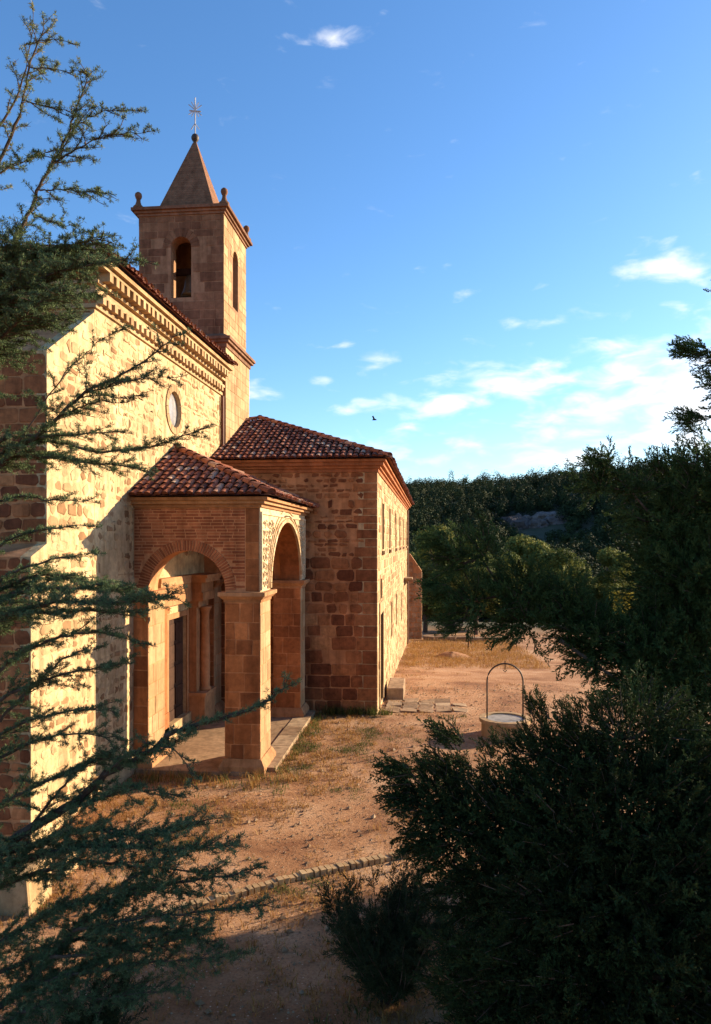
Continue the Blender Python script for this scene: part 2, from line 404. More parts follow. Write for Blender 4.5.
# =================================================================== CHURCH NAVE
NX = -7.1; NY0 = 15.05; NY1 = 24.58
nave = thing('church_nave', 'tall sunlit stone church side wall with oculus and toothed brick cornice behind the porch', 'church', (-11.5, 19.8, 0))
fe = FR((NX, 0, 0), (0, 1, 0), (1, 0, 0))            # east face: u = world Y
door_r = (19.45, .14, 20.95, 3.35)
OCY, OCZ = 19.95, 9.15
oc = arc(OCY, OCZ, .5, .5, 0, 360, 28)[:-1]
mb = MB()
mb.plate(fe, [(NY0, -.3), (NY1, -.3), (NY1, 10.9), (NY0, 10.9)], [oc, [(door_r[0], door_r[1]), (door_r[2], door_r[1]), (door_r[2], door_r[3]), (door_r[0], door_r[3])]], .9, .5, 0)
ff = FR((0, NY0, 0), (1, 0, 0), (0, -1, 0))
mb.plate(ff, [(-17.5, -.3), (NX-.902, -.3), (NX-.902, 10.9), (-17.5, 10.9)], (), .6, .5, 2)
mb.box((-17.5, NY1-.6, -.3), (NX-.902, NY1-.003, 10.9), .5, 2)
mb.box((-17.5, NY0+.602, -.3), (-17, NY1-.602, 10.9), .5, 2)
sk = any_of(in_arch(OCY, OCZ, .5, .5, OCZ-.5, .26), lambda a, c, b, d: ((a+b)/2-OCY)**2+((c+d)/2-OCZ)**2 < .78**2, in_rect((17.95, 0, 22.5, 5.05), .02))
masonry(mb, fe, NY0+.01, NY1, .55, 10.42, (.11, .27), (.13, .40), .065, (.002, .02), .04, sk, .22, .48, 1, .025)
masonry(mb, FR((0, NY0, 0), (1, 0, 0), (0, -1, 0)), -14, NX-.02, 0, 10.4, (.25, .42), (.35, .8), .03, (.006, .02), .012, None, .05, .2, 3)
mb.box((NX-.3, NY0-.04, -.3), (NX+.1, NY1-.02, .5), .6, 1)
nave_wall = mb.build('wall', [M['mortar_pale'], M['stone_pale'], M['mortar_red'], M['rubble_shaded']], nave)  # sun and shade set by colour: pale east face, darker front face
# cornice: string courses with two saw-tooth brick rows
mb = MB()
def course(z0, z1, ov, tint): mb.box((-17.4, NY0-ov, z0), (NX+ov, NY1-.01, z1), tint)
course(10.44, 10.53, .06, .8); course(10.70, 10.78, .13, .9); course(10.93, 11.0, .15, .8); course(11.19, 11.27, .33, .9); course(11.27, 11.36, .42, .5)
course(10.78, 10.93, .05, .95)
for z0, z1, ov in ((10.53, 10.70, .015), (11.0, 11.19, .065)): mb.box((-17.4, NY0-ov, z0), (NX+ov, NY1-.01, z1), .2, 1)  # red recess backs paint the shadow between the dentils
y = NY0+.1
while y < NY1-.15:
    for (z0, z1, x, d) in ((10.532, 10.698, NX+.01, .17), (11.002, 11.188, NX+.06, .28)):
        mb.box((x, y-.075+R.uniform(-.012, .012), z0), (x+d+R.uniform(-.015, .01), y+.075+R.uniform(-.012, .012), z1), R.uniform(.2, .9), 0)
    y += .30
mb.build('cornice', [M['ashlar_pale'], M['cornice']], nave)
mb = MB()
ex = -6.58; ez = 11.40; RX = -12.0; RZ = 13.75; fy = NY0-.52; ry = fy+5.4
s = V((RX-ex, 0, RZ-ez)); L = s.length; s.normalize()
tile_slope(mb, V((ex, fy, ez)), V((0, 1, 0)), s, [(0, 0), (NY1-fy-.05, 0), (NY1-fy-.05, L), (ry-fy, L)])
s2 = V((0, ry-fy, RZ-ez)); L2 = s2.length; s2.normalize()
tile_slope(mb, V((2*RX-ex, fy, ez)), V((1, 0, 0)), s2, [(0, 0), (2*(ex-RX), 0), (ex-RX, L2)])
mb.face([V((2*RX-ex, fy, ez)), V((RX, ry, RZ)), V((RX, NY1, RZ)), V((2*RX-ex, NY1, ez))], .5, 1)
ridge(mb, V((ex, fy, ez)), V((RX, ry, RZ))); ridge(mb, V((2*RX-ex, fy, ez)), V((RX, ry, RZ))); ridge(mb, V((RX, ry, RZ)), V((RX, NY1, RZ)))
mb.build('roof', [M['tile'], M['tile_under']], nave)
# stepped buttress running towards the viewer, flush with the side wall
mb = MB()
prof = [(12.55, -.3), (NY0-.004, -.3), (NY0-.004, 10.35), (13.1, 9.05), (13.1, 5.45), (12.55, 5.22)]
mb.plate(FR((NX-.004, 0, 0), (0, 1, 0), (1, 0, 0)), prof, (), .2, .5, 0); mb.plate(FR((NX-.206, 0, 0), (0, 1, 0), (1, 0, 0)), prof, (), 1.4, .5, 3)
bsk = lambda a, c, b, d: (d > 5.2 and a < 13.12) or (d > 9.0+(a-13.1)*.667)
masonry(mb, FR((NX-.004, 0, 0), (0, 1, 0), (1, 0, 0)), 12.57, NY0, 0, 10.3, (.13, .29), (.16, .45), .065, (.002, .02), .035, bsk, .2, .46, 1, .025)
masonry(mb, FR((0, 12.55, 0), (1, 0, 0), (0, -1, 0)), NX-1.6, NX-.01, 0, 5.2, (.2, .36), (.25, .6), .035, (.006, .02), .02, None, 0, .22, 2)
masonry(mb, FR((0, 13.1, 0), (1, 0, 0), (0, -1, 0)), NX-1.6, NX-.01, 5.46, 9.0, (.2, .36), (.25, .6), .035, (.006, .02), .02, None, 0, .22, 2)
mb.build('buttress', [M['mortar_pale'], M['stone_pale'], M['rubble_shaded'], M['mortar_red']], nave)  # front faces browner than the east face to paint in their shade
# oculus
mb = MB()
voussoirs(mb, fe, OCY, OCZ, .5, .5, .2, 18, 0, 360, .008, (.03, .036), 0)
ow = mb.build('oculus', [M['ashlar_pale']], nave)
mb = MB(); mb.plate(FR((NX-.09, 0, 0), (0, 1, 0), (1, 0, 0)), arc(OCY, OCZ, .52, .52, 0, 360, 28)[:-1], (), .02)
po = mb.build('pane', M['oculus_glass'], nave); po.parent = ow; po.matrix_parent_inverse = Matrix.Identity(4)
# downpipe in the angle with the tower
mb = MB(); mb.tube([V((NX+.08, NY1-.12, z)) for z in (7.6, 9, 10.4)], .055, 8); mb.build('downpipe', M['pipe'], nave)
# portal inside the porch
mb = MB()
mb.box((NX-.01, 18.5, 0), (NX+.10, 19.28, .9), .6); mb.box((NX-.01, 18.56, .9), (NX+.07, 19.22, 3.55), .5); mb.box((NX-.01, 18.5, 3.55), (NX+.12, 19.28, 3.75), .8)
mb.build('pilaster', M['stone_red'], nave)
y0 = 21.12; mb = MB()
mb.box((NX-.01, y0, 0), (NX+.5, y0+1.0, .95), .6); mb.box((NX-.01, y0-.05, .95), (NX+.55, y0+1.05, 1.05), .8)
mb.box((NX-.01, y0+.04, 1.05), (NX+.24, y0+.89, 3.55), .5); mb.box((NX-.01, y0-.02, 3.55), (NX+.32, y0+.95, 3.75), .8)
mb.build('pilaster', M['mid_stone'], nave)
mb = MB()
mb.lathe((NX+.37, y0+.475, 1.05), [(.18, 0), (.18, .06), (.15, .1), (.135, .15), (.145, .9), (.12, 2.25), (.13, 2.3), (.15, 2.38), (.19, 2.46), (.19, 2.5)], 20)
mb.build('column', M['mid_stone'], nave, smooth=True)
mb = MB()
for ya, yb, k in ((18.4, 20.94, .2), (20.95, 22.15, 1)):
    e_ = .0 if k < 1 else .12
    mb.box((NX-.01, ya, 3.755), (NX+.1+.4*k, yb, 4.0), .6); mb.box((NX-.01, ya, 4.0), (NX+.1+.36*k, yb-.03, 4.3), .4); mb.box((NX-.01, ya-e_, 4.302), (NX+.1+.52*k, yb+e_, 4.42), .9); mb.box((NX-.01, ya-e_*1.3, 4.422), (NX+.1+.58*k, yb+e_*1.3, 4.52), .7)
mb.build('entablature', M['mid_stone'], nave)
mb = MB()
mb.box((NX-.012, 19.3, .1), (NX+.03, 19.45, 3.5), .5); mb.box((NX-.012, 20.95, .1), (NX+.03, 21.1, 3.5), .5); mb.box((NX-.012, 19.452, 3.35), (NX+.03, 20.948, 3.5), .5)
mb.build('door_surround', M['mid_stone'], nave)
mb = MB()
mb.box((NX-.16, 19.44, .12), (NX-.1, 20.96, 3.36), .5)
for a in range(2):
    for b_ in range(5):
        mb.box((NX-.102, 19.55+a*.72, .3+b_*.6), (NX-.07, 20.15+a*.72, .78+b_*.6), .8)
dr = mb.build('door', M['wood'], nave)
# =================================================================== BELL TOWER
tower = thing('bell_tower', 'square stone bell tower with pyramid spire and metal cross above the church roof', 'tower', (-8.55, 26.2, 0))
TX0, TX1, TY0, TY1 = -10.05, -7.05, 24.70, 27.75
mb = MB()
lx0, lx1, ly0, ly1 = -10.17, -6.95, 24.59, 27.87
mb.box((lx0, ly0, -.3), (lx1, ly1, 12.1), .5, 0)
masonry(mb, FR((0, ly0, 0), (1, 0, 0), (0, -1, 0)), lx0, lx1, 10, 12.1, (.28, .4), (.35, .8), .012, (.004, .012), .004, None, 0, 0, 1)
masonry(mb, FR((lx1, 0, 0), (0, 1, 0), (1, 0, 0)), ly0, ly1, 7.0, 12.1, (.28, .4), (.35, .8), .012, (.004, .012), .004, None, 0, 0, 2)  # pale east face paints the sunlight on the tower's side
mb.build('lower_stage', [M['tower_mortar'], M['tower_stone'], M['ashlar_pale']], tower)
tc_y = (TY0+TY1)/2; tc_x = (TX0+TX1)/2; SILL = 13.87; SPR = 15.6; AR = .36
mb = MB()
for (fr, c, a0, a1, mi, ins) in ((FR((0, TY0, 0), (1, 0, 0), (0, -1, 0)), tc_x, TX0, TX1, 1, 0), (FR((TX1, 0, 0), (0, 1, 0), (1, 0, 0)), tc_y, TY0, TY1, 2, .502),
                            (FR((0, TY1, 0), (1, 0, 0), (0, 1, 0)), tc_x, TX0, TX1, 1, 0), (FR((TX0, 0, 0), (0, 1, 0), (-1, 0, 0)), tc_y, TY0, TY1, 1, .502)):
    hole = [(c-AR, SILL)]+[(c+AR, SILL)]+arc(c, SPR, AR, AR, 0, 180, 14)
    mb.plate(fr, [(a0+ins, 12.5), (a1-ins, 12.5), (a1-ins, 16.7), (a0+ins, 16.7)], [hole], .5, .5, 0)
    sk = in_arch(c, SPR, AR, AR, SILL, .02); sk2 = lambda a, cc, b, d, c=c: d > SPR-.02 and math.hypot((a+b)/2-c, (cc+d)/2-SPR) < AR+.36
    masonry(mb, fr, a0, a1, 12.52, 16.68, (.24, .36), (.28, .74), .024, (.004, .016), .010, any_of(sk, sk2), 0, 0, mi)
    voussoirs(mb, fr, c, SPR, AR, AR, .3, 11, 0, 180, .012, (.012, .018), mi)
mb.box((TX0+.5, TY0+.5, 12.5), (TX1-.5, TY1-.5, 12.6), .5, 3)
mb.build('belfry', [M['tower_mortar'], M['tower_stone'], M['ashlar_pale'], M['dark']], tower)  # east side alone takes the pale stone, sunlight put into its colour
mb = MB()
for o_, z0, z1 in ((.05, 12.1, 12.25), (.14, 12.25, 12.34), (.2, 12.34, 12.44)): mb.box((lx0-o_, ly0-o_, z0), (lx1+o_, ly1+o_, z1), R.random())
mb.frustum((lx0+lx1)/2, (ly0+ly1)/2, 1.75, 1.8, 12.44, 1.5, 1.53, 12.6, .4)
mb.build('lower_cornice', M['tower_trim'], tower)
mb = MB()
for o_, z0, z1 in ((.05, 16.7, 16.78), (.12, 16.78, 16.86), (.21, 16.86, 16.96)): mb.box((TX0-o_, TY0-o_, z0), (TX1+o_, TY1+o_, z1), R.random())
mb.frustum(tc_x, tc_y, 1.69, 1.71, 16.96, 1.1, 1.1, 17.1, .3)
mb.build('upper_cornice', M['tower_trim'], tower)
mb = MB()
zz = 17.1; n = 30
for i in range(n):
    t0, t1 = i/n, (i+1)/n; h0 = lerp(1.04, .06, t0); h1 = lerp(1.04, .06, t1)
    mb.frustum(tc_x, tc_y, h0, h0, lerp(17.1, 20.0, t0), h1-.004, h1-.004, lerp(17.1, 20.0, t1), R.uniform(.3, .6))
sp = mb.build('spire', M['tower_stone'], tower)
def sub(o, par, root):
    o.parent = par; o.matrix_parent_inverse = Matrix.Identity(4)
mb = MB(); mb.lathe((tc_x, tc_y, 19.95), [(.05, 0), (.06, .08), (.1, .12), (.14, .2), (.14, .26), (.1, .34), (.04, .38)], 14)
sub(mb.build('ball', M['iron'], tower, smooth=True), sp, tower)
mb = MB()
X, Y, Z = tc_x, tc_y, 20.3
mb.tube([V((X, Y, Z)), V((X, Y, Z+1.35))], .022, 6)
mb.tube([V((X-.2, Y-.05, Z+.86)), V((X+.2, Y+.05, Z+.86))], .026, 6)
for a in (40, 140, 65, 115):
    dx = math.cos(rad(a))*.3; dz = math.sin(rad(a))*.36
    mb.tube([V((X-dx, Y-dx*.2, Z+.86-dz*.6)), V((X+dx, Y+dx*.2, Z+.86+dz))], .016, 5)
mb.tube([V((X-.15, Y, Z+.2)), V((X, Y, Z+.42)), V((X+.15, Y, Z+.2))], .018, 5)
sub(mb.build('cross', M['white_metal'], tower), sp, tower)
for sx in (-1, 1):
    for sy in (-1, 1):
        mb = MB(); mb.lathe((tc_x+sx*1.52, tc_y+sy*1.52, 16.95), [(.19, 0), (.18, .1), (.11, .17), (.075, .28), (.07, .36), (.10, .4), (.125, .48), (.11, .56), (.05, .61)], 12)
        mb.build('pinnacle', M['tower_stone'], tower, smooth=True)
mb = MB(); mb.lathe((tc_x, tc_y-.3, 14.3), [(.42, 0), (.38, .08), (.3, .3), (.26, .6), (.2, .72), (.06, .78)], 20)
mb.build('bell', M['bronze'], tower, smooth=True)
mb = MB(); mb.box((TX0+.502, tc_y-.38, 15.08), (TX1-.502, tc_y-.22, 15.3)); mb.build('bell_beam', M['wood'], tower)
# =================================================================== CHURCH WING
WX, WY0, WY1, WZ = -1.73, 23.75, 54.0, 7.72
wing = thing('church_wing', 'long low stone building with hipped tile roof running back from the porch', 'building', (-6, 38, 0))
fw = FR((WX, 0, 0), (0, 1, 0), (1, 0, 0)); ffr = FR((0, WY0, 0), (1, 0, 0), (0, -1, 0))
wins = []
for y in (26.6, 31.0, 36.3, 41.0, 46.0, 51.5): wins.append((y-.42, 5.2, y+.42, 6.85))
low = [(32.1, 1.3, 32.8, 2.85), (36.8, 1.3, 37.5, 2.85), (43.0, .9, 43.7, 2.5), (25.25, 3.5, 25.95, 4.2)]
drr = (24.85, -.15, 26.35, 3.02)
allr = wins+low+[drr]
rect = lambda r: [(r[0], r[1]), (r[2], r[1]), (r[2], r[3]), (r[0], r[3])]
mb = MB()
mb.plate(fw, [(WY0, -4), (WY1, -4), (WY1, WZ), (WY0, WZ)], [rect(r) for r in allr], .6, .5, 0)
mb.plate(ffr, [(-11.2, -1), (WX-.602, -1), (WX-.602, WZ), (-11.2, WZ)], (), .6, .5, 2)
mb.box((-11.2, WY1-.6, -4), (WX-.602, WY1-.002, WZ), .5, 2)
mb.box((-11.2, WY0+.602, -4), (-10.6, WY1-.602, WZ), .5, 2)
rsk = any_of(*[in_rect(r, .17) for r in allr])
masonry(mb, fw, WY0+.7, WY1, -2.2, WZ-.02, (.18, .36), (.25, .7), .05, (.004, .024), .025, rsk, .12, .35, 1, .02)
# front face: rubble above, squared blocks low down and at the corner
z = 0.0; row = 0
while z < WZ-.05:
    h = R.uniform(.30, .44) if z < 4.6 else R.uniform(.2, .34)
    h = min(h, WZ-z)
    if WZ-z-h < .12: h = WZ-z
    w = R.uniform(.6, .8) if row % 2 else R.uniform(.38, .5)
    g = .012
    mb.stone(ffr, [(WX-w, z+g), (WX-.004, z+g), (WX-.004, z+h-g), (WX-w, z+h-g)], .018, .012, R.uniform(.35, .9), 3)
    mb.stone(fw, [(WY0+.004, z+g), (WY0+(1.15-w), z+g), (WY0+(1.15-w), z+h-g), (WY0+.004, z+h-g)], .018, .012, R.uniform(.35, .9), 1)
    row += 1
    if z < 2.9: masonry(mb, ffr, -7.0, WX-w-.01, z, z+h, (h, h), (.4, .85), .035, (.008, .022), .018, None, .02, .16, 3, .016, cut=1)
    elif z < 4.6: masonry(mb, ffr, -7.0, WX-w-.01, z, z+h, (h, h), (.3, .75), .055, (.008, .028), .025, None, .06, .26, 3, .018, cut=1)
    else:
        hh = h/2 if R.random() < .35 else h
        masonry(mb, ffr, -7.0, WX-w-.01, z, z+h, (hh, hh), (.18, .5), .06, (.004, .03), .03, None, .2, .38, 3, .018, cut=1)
    z += h
mb.build('wall', [M['mortar_pale'], M['stone_pale'], M['mortar_red'], M['rubble_shaded']], wing)  # front in shaded tones, sunny side in pale ones; light painted by face
mb = MB()
for o_, z0, z1, tt, mi in ((.05, WZ, WZ+.12, .4, 0), (.12, WZ+.12, WZ+.2, .9, 0), (.22, WZ+.2, WZ+.32, .3, 0), (.30, WZ+.32, WZ+.40, .8, 0)):
    mb.box((-11.2-o_, WY0-o_, z0), (WX+o_, WY1+o_, z1), tt, mi)
mb.build('cornice', [M['cornice'], M['ashlar_pale']], wing)
mb = MB()
ov = .42; e0 = WY0-ov; exr = WX+ov; ez = WZ+.42; rx = -6.5; rz = 10.15; ryy = e0+4.4
s = V((rx-exr, 0, rz-ez)); L = s.length; s.normalize(); ye = WY1+.42
tile_slope(mb, V((exr, e0, ez)), V((0, 1, 0)), s, [(0, 0), (ye-e0, 0), (ye-e0-4.4, L), (4.4, L)])
s2 = V((0, ryy-e0, rz-ez)); L2 = s2.length; s2.normalize(); lx = 2*rx-exr
tile_slope(mb, V((lx, e0, ez)), V((1, 0, 0)), s2, [(0, 0), (exr-lx, 0), (rx-lx, L2)])
mb.face([V((lx, e0, ez)), V((rx, ryy, rz)), V((rx, ye-4.4, rz)), V((lx, ye, ez))], .5, 1)
mb.face([V((lx, ye, ez)), V((rx, ye-4.4, rz)), V((exr, ye, ez))], .5, 1)
ridge(mb, V((exr, e0, ez)), V((rx, ryy, rz))); ridge(mb, V((lx, e0, ez)), V((rx, ryy, rz))); ridge(mb, V((rx, ryy, rz)), V((rx, ye-4.4, rz))); ridge(mb, V((exr, ye, ez)), V((rx, ye-4.4, rz)))
mb.build('roof', [M['tile'], M['tile_under']], wing)
for r in wins+low:
    mb = MB(); f_ = .12
    fo = [(r[0]-f_, r[1]-f_*.4), (r[2]+f_, r[1]-f_*.4), (r[2]+f_, r[3]+f_*1.3), (r[0]-f_, r[3]+f_*1.3)]
    mb.plate(FR((WX+.022, 0, 0), (0, 1, 0), (1, 0, 0)), fo, [rect((r[0]+.002, r[1]+.002, r[2]-.002, r[3]-.002))], .06, .6)
    w = mb.build('window', M['ashlar_pale'], wing)
    mb = MB(); mb.box((WX-.34, r[0]-.02, r[1]-.02), (WX-.3, r[2]+.02, r[3]+.02))
    sub(mb.build('pane', M['glass'], wing), w, wing)
    if r in wins:
        mb = MB(); mb.box((WX-.29, r[0]-.2, r[1]-.18), (WX+.12, r[2]+.2, r[1]-.052), .8)
        sub(mb.build('sill', M['slab'], wing), w, wing)
mb = MB(); r = drr
mb.plate(FR((WX+.05, 0, 0), (0, 1, 0), (1, 0, 0)), [(r[0]-.22, -.1), (r[0], -.1), (r[0], r[3]), (r[2], r[3]), (r[2], -.1), (r[2]+.22, -.1), (r[2]+.22, r[3]+.4), (r[0]-.22, r[3]+.4)], (), .12, .7)
mb.build('door_frame', M['ashlar_pale'], wing)
mb = MB(); mb.box((WX-.4, r[0]-.02, r[1]), (WX-.34, r[2]+.02, r[3]+.02))
for k in range(6): mb.box((WX-.342, r[0]+.03+k*.25, r[1]+.05), (WX-.325, r[0]+.25+k*.25, r[3]-.05), R.random())
dd = mb.build('door', M['wood'], wing)
mb = MB(); mb.tube([V((WX-.33, r[0]+.2, 1.0)), V((WX-.27, r[0]+.2, 1.02)), V((WX-.27, r[0]+.2, 1.2)), V((WX-.33, r[0]+.2, 1.22))], .015, 6)
sub(mb.build('handle', M['iron'], wing), dd, wing)
mb = MB(); mb.tube([V((WX+.08, 53.2, z)) for z in (-2, 2, 5, 7.7)], .06, 8); mb.build('downpipe', M['pipe'], wing)
mb = MB(); mb.box((WX-.05, 46.8, 3.05), (WX+.55, 48.2, 3.16), .6); mb.add([V((WX, 47, 2.6)), V((WX+.4, 47, 3.05)), V((WX, 47, 3.05)), V((WX, 47.1, 2.6)), V((WX+.4, 47.1, 3.05)), V((WX, 47.1, 3.05))], [(0, 1, 2), (3, 5, 4), (0, 3, 4, 1), (1, 4, 5, 2), (2, 5, 3, 0)])
mb.build('door_canopy', M['slab'], wing)
# =================================================================== PORCH
porch = thing('entrance_porch', 'brick and stone entrance porch with round arches and hipped clay tile roof', 'porch', (-5.5, 20.2, 0))
PX, PY0, PY1 = -4.0, 17.1, 23.3
IMP = 4.28; SPRF = 4.33; FRX = .94; FCX = -5.79
MCY, MRX, MRZ = 20.35, 2.15, 1.68
EAV = 6.3
def pillar(x0, x1, y0, y1, east, half):
    mb = MB(); mb.box((x0, y0, -.2), (x1, y1, 4.05), .5, 0)
    wrng = (.9, 1.1) if half else (.3, .62)
    masonry(mb, FR((0, y0, 0), (1, 0, 0), (0, -1, 0)), x0, x1, .35, 4.04, (.34, .5), wrng, .024, (.005, .014), .009, None, 0, 0, 1)
    masonry(mb, FR((0, y1, 0), (1, 0, 0), (0, 1, 0)), x0, x1, .35, 4.04, (.34, .5), wrng, .024, (.005, .014), .009, None, 0, 0, 1)
    masonry(mb, FR((x0, 0, 0), (0, 1, 0), (-1, 0, 0)), y0, y1, .35, 4.04, (.34, .5), (.35, .7), .024, (.005, .014), .009, None, 0, 0, 1)
    masonry(mb, FR((x1, 0, 0), (0, 1, 0), (1, 0, 0)), y0, y1, .35, 4.04, (.34, .5), (.4, .8), .02, (.004, .012), .008, None, 0, 0, 2 if east else 1)  # paler stone on the east side only, standing in for sunlight
    p = mb.build('pillar', [M['mortar_red'], M['stone_red'], M['ashlar_pale']], porch)
    cx, cy, a, b = (x0+x1)/2, (y0+y1)/2, (x1-x0)/2, (y1-y0)/2
    mb = MB()
    for z0, o0, z1, o1 in ((4.05, .02, 4.12, .03), (4.12, .05, 4.2, .12), (4.2, .14, 4.29, .14)):
        mb.frustum(cx, cy, a+o0, b+o0, z0, a+o1, b+o1, z1, R.random())
    sub(mb.build('impost', M['mid_stone'], porch), p, porch)
    mb = MB()
    mb.frustum(cx, cy, a+.12, b+.12, -.2, a+.12, b+.12, .2, .6); mb.frustum(cx, cy, a+.12, b+.12, .2, a+.03, b+.03, .36, .5)
    sub(mb.build('base', M['mid_stone'], porch), p, porch)
pillar(-4.85, PX, PY0, 18.2, True, False)
pillar(-4.85, PX, 22.5, PY1, True, False)
pillar(NX+.002, -6.73, PY0, 18.2, True, True)
pillar(NX+.002, -6.73, 22.5, PY1, True, True)
# front and rear arch walls (brick)
def end_wall(y, sgn, name):
    fr = FR((0, y, 0), (1, 0, 0), (0, sgn, 0))
    mb = MB()
    out = [(NX+.002, IMP+.012), (FCX-FRX, IMP+.012)]+arc(FCX, SPRF, FRX, FRX, 180, 0, 30)+[(FCX+FRX, IMP+.012), (PX-.03, IMP+.012), (PX-.03, EAV), (NX+.002, EAV)]
    mb.plate(fr, out, (), .6, .5, 0)
    sk = any_of(in_arch(FCX, SPRF, FRX, FRX, IMP, .2))
    masonry(mb, fr, NX+.01, PX-.37, IMP+.03, EAV-.02, (.07, .078), (.22, .34), .022, (.006, .014), .002, sk, 0, 0, 1, .003)
    masonry(mb, fr, PX-.36, PX-.035, IMP+.03, EAV-.02, (.36, .46), (.5, .6), .012, (.01, .016), .003, sk, 0, 0, 2, .008)
    w = mb.build('end_wall', [M['brick_mortar'], M['brick'], M['stone_red']], porch)
    mb = MB(); voussoirs(mb, fr, FCX, SPRF, FRX, FRX, .26, 50, 0, 180, .026, (.018, .026), 0)
    sub(mb.build('arch_ring', [M['brick']], porch), w, porch)
end_wall(PY0+.03, -1, 'front'); end_wall(PY1-.03, 1, 'rear')
# main arch wall facing the yard
fm = FR((PX-.03, 0, 0), (0, 1, 0), (1, 0, 0))
mb = MB()
y0_, y1_ = PY0+.632, PY1-.632
out = [(PY0+.034, IMP+.012), (MCY-MRX, IMP+.012)]+arc(MCY, SPRF, MRX, MRZ, 180, 0, 40)+[(MCY+MRX, IMP+.012), (PY1-.034, IMP+.012), (PY1-.034, EAV), (PY0+.034, EAV)]
# wall is butted between the end walls: outer skin full width, core between them
mb.plate(FR((PX-.004, 0, 0), (0, 1, 0), (1, 0, 0)), out, (), .024, .75, 0)
inn = [(y0_, IMP+.012), (MCY-MRX, IMP+.012)] if MCY-MRX > y0_ else []
inn = inn+arc(MCY, SPRF, MRX, MRZ, 180, 0, 40)+[(MCY+MRX, IMP+.012), (y1_, IMP+.012), (y1_, EAV), (y0_, EAV)]
mb.plate(FR((PX-.03, 0, 0), (0, 1, 0), (1, 0, 0)), inn, (), .6, .3, 1)
aw = mb.build('arch_wall', [M['plaster'], M['stone_red']], porch)
mb = MB(); fo = FR((PX-.004, 0, 0), (0, 1, 0), (1, 0, 0))
# moulded archivolt bands
for r_, w_, e_, n_ in ((.0, .1, .05, 40), (.16, .05, .035, 40), (.3, .04, .03, 40)):
    voussoirs(mb, fo, MCY, SPRF, MRX+r_, MRZ+r_, w_, n_, 0, 180, .0, (e_, e_), 0)
for ya, yb, za, zb in ((PY0+.06, PY0+.12, IMP+.05, 6.2), (PY1-.12, PY1-.06, IMP+.05, 6.2), (PY0+.125, PY1-.125, 6.14, 6.2)):
    mb.stone(fo, [(ya, za), (yb, za), (yb, zb), (ya, zb)], .035, .01, .9, 0)
# carved scrolls in the spandrels
outs = in_arch(MCY, SPRF, MRX, MRZ, IMP, .36)
y = PY0+.25
while y < PY1-.2:
    z = IMP+.2
    while z < 6.1:
        if not outs(y-.02, z-.02, y+.02, z+.02):
            t0 = R.random()*6.28; sg = R.choice((-1, 1)); pts = []
            for k in range(13):
                q = t0+sg*k*.55; rr = .105-.0072*k
                pts.append(V((PX-.004+.012, y+rr*math.cos(q), z+rr*math.sin(q))))
            mb.tube(pts, [.02-.001*k for k in range(13)], 5, R.uniform(.6, 1))
        z += .205
    y += .205
sub(mb.build('carved_ornament', M['plaster'], porch), aw, porch)
mb = MB()
for o_, z0, z1, tt in ((.04, EAV, EAV+.08, .3), (.13, EAV+.08, EAV+.16, .8), (.22, EAV+.16, EAV+.235, .5)):
    mb.box((NX+.003, PY0-o_, z0), (PX+o_, PY1+o_, z1), tt, 0)
mb.build('cornice', [M['mid_stone']], porch)
mb = MB()
ez = EAV+.26; e0 = PY0-.33; e1 = PY1+.33; exr = PX+.33; ax = NX+.02; az = 8.06; ay0 = 20.0; ay1 = 20.45
s = V((ax-exr, 0, az-ez)); L = s.length; s.normalize()
tile_slope(mb, V((exr, e0, ez)), V((0, 1, 0)), s, [(0, 0), (e1-e0, 0), (ay1-e0, L), (ay0-e0, L)])
s2 = V((0, ay0-e0, az-ez)); L2 = s2.length; s2.normalize()
tile_slope(mb, V((ax, e0, ez)), V((1, 0, 0)), s2, [(0, 0), (exr-ax, 0), (0, L2)])
s3 = V((0, ay1-e1, az-ez)); L3 = s3.length; s3.normalize()
tile_slope(mb, V((ax, e1, ez)), V((1, 0, 0)), s3, [(0, 0), (exr-ax, 0), (0, L3)])
ridge(mb, V((exr, e0, ez)), V((ax, ay0, az))); ridge(mb, V((exr, e1, ez)), V((ax, ay1, az))); ridge(mb, V((ax+.05, ay0-.1, az)), V((ax+.05, ay1+.1, az)))
mb.build('roof', [M['tile'], M['tile_under']], porch)
mb = MB()
mb.box((NX+.14, PY0-.2, -.2), (-4.2, PY1+.02, .09), .4)
y = PY0+.2
while y < PY1-.1:
    L = R.uniform(.7, 1.2); y2 = min(y+L, PY1)
    mb.box((-4.19, y, -.2), (PX+.32, y2-.012, .12+R.uniform(-.01, .01)), R.random()); y = y2
mb.build('floor', M['slab'], porch)
# =================================================================== YARD FURNITURE
gw = P(505, 718, 20.9); gw.z = terrain(gw.x, gw.y)
well = thing('well', 'round stone well with pale lid and thin iron hoop above, on the yard', 'well', gw)
mb = MB(); mb.lathe(gw, [(.66, -.1), (.66, .38), (.72, .4), (.72, .5), (.56, .5), (.56, .38)], 36); wl = mb.build('well_wall', M['ashlar_pale'], well)
mb = MB(); mb.lathe(gw, [(.555, .42), (.555, .465)], 32); mb.build('lid', M['lid'], well)
mb = MB(); c = gw
pts = [c+V((-.5, 0, .46)), c+V((-.5, 0, 1.2))]+[c+V((-.5*math.cos(q), 0, 1.52+.5*math.sin(q))) for q in [math.pi*k/16 for k in range(17)]]+[c+V((.5, 0, 1.2)), c+V((.5, 0, .46))]
mb.tube(pts, .022, 8); hp = mb.build('hoop', M['iron'], well, smooth=True)
mb = MB(); mb.tube([c+V((0, 0, 2.1)), c+V((0, 0, 1.84))], .014, 6); mb.tube([c+V((-.05, 0, 1.84)), c+V((0, 0, 1.78)), c+V((.05, 0, 1.84))], .014, 6)
sub(mb.build('hook', M['iron'], well), hp, well)
mb = MB()
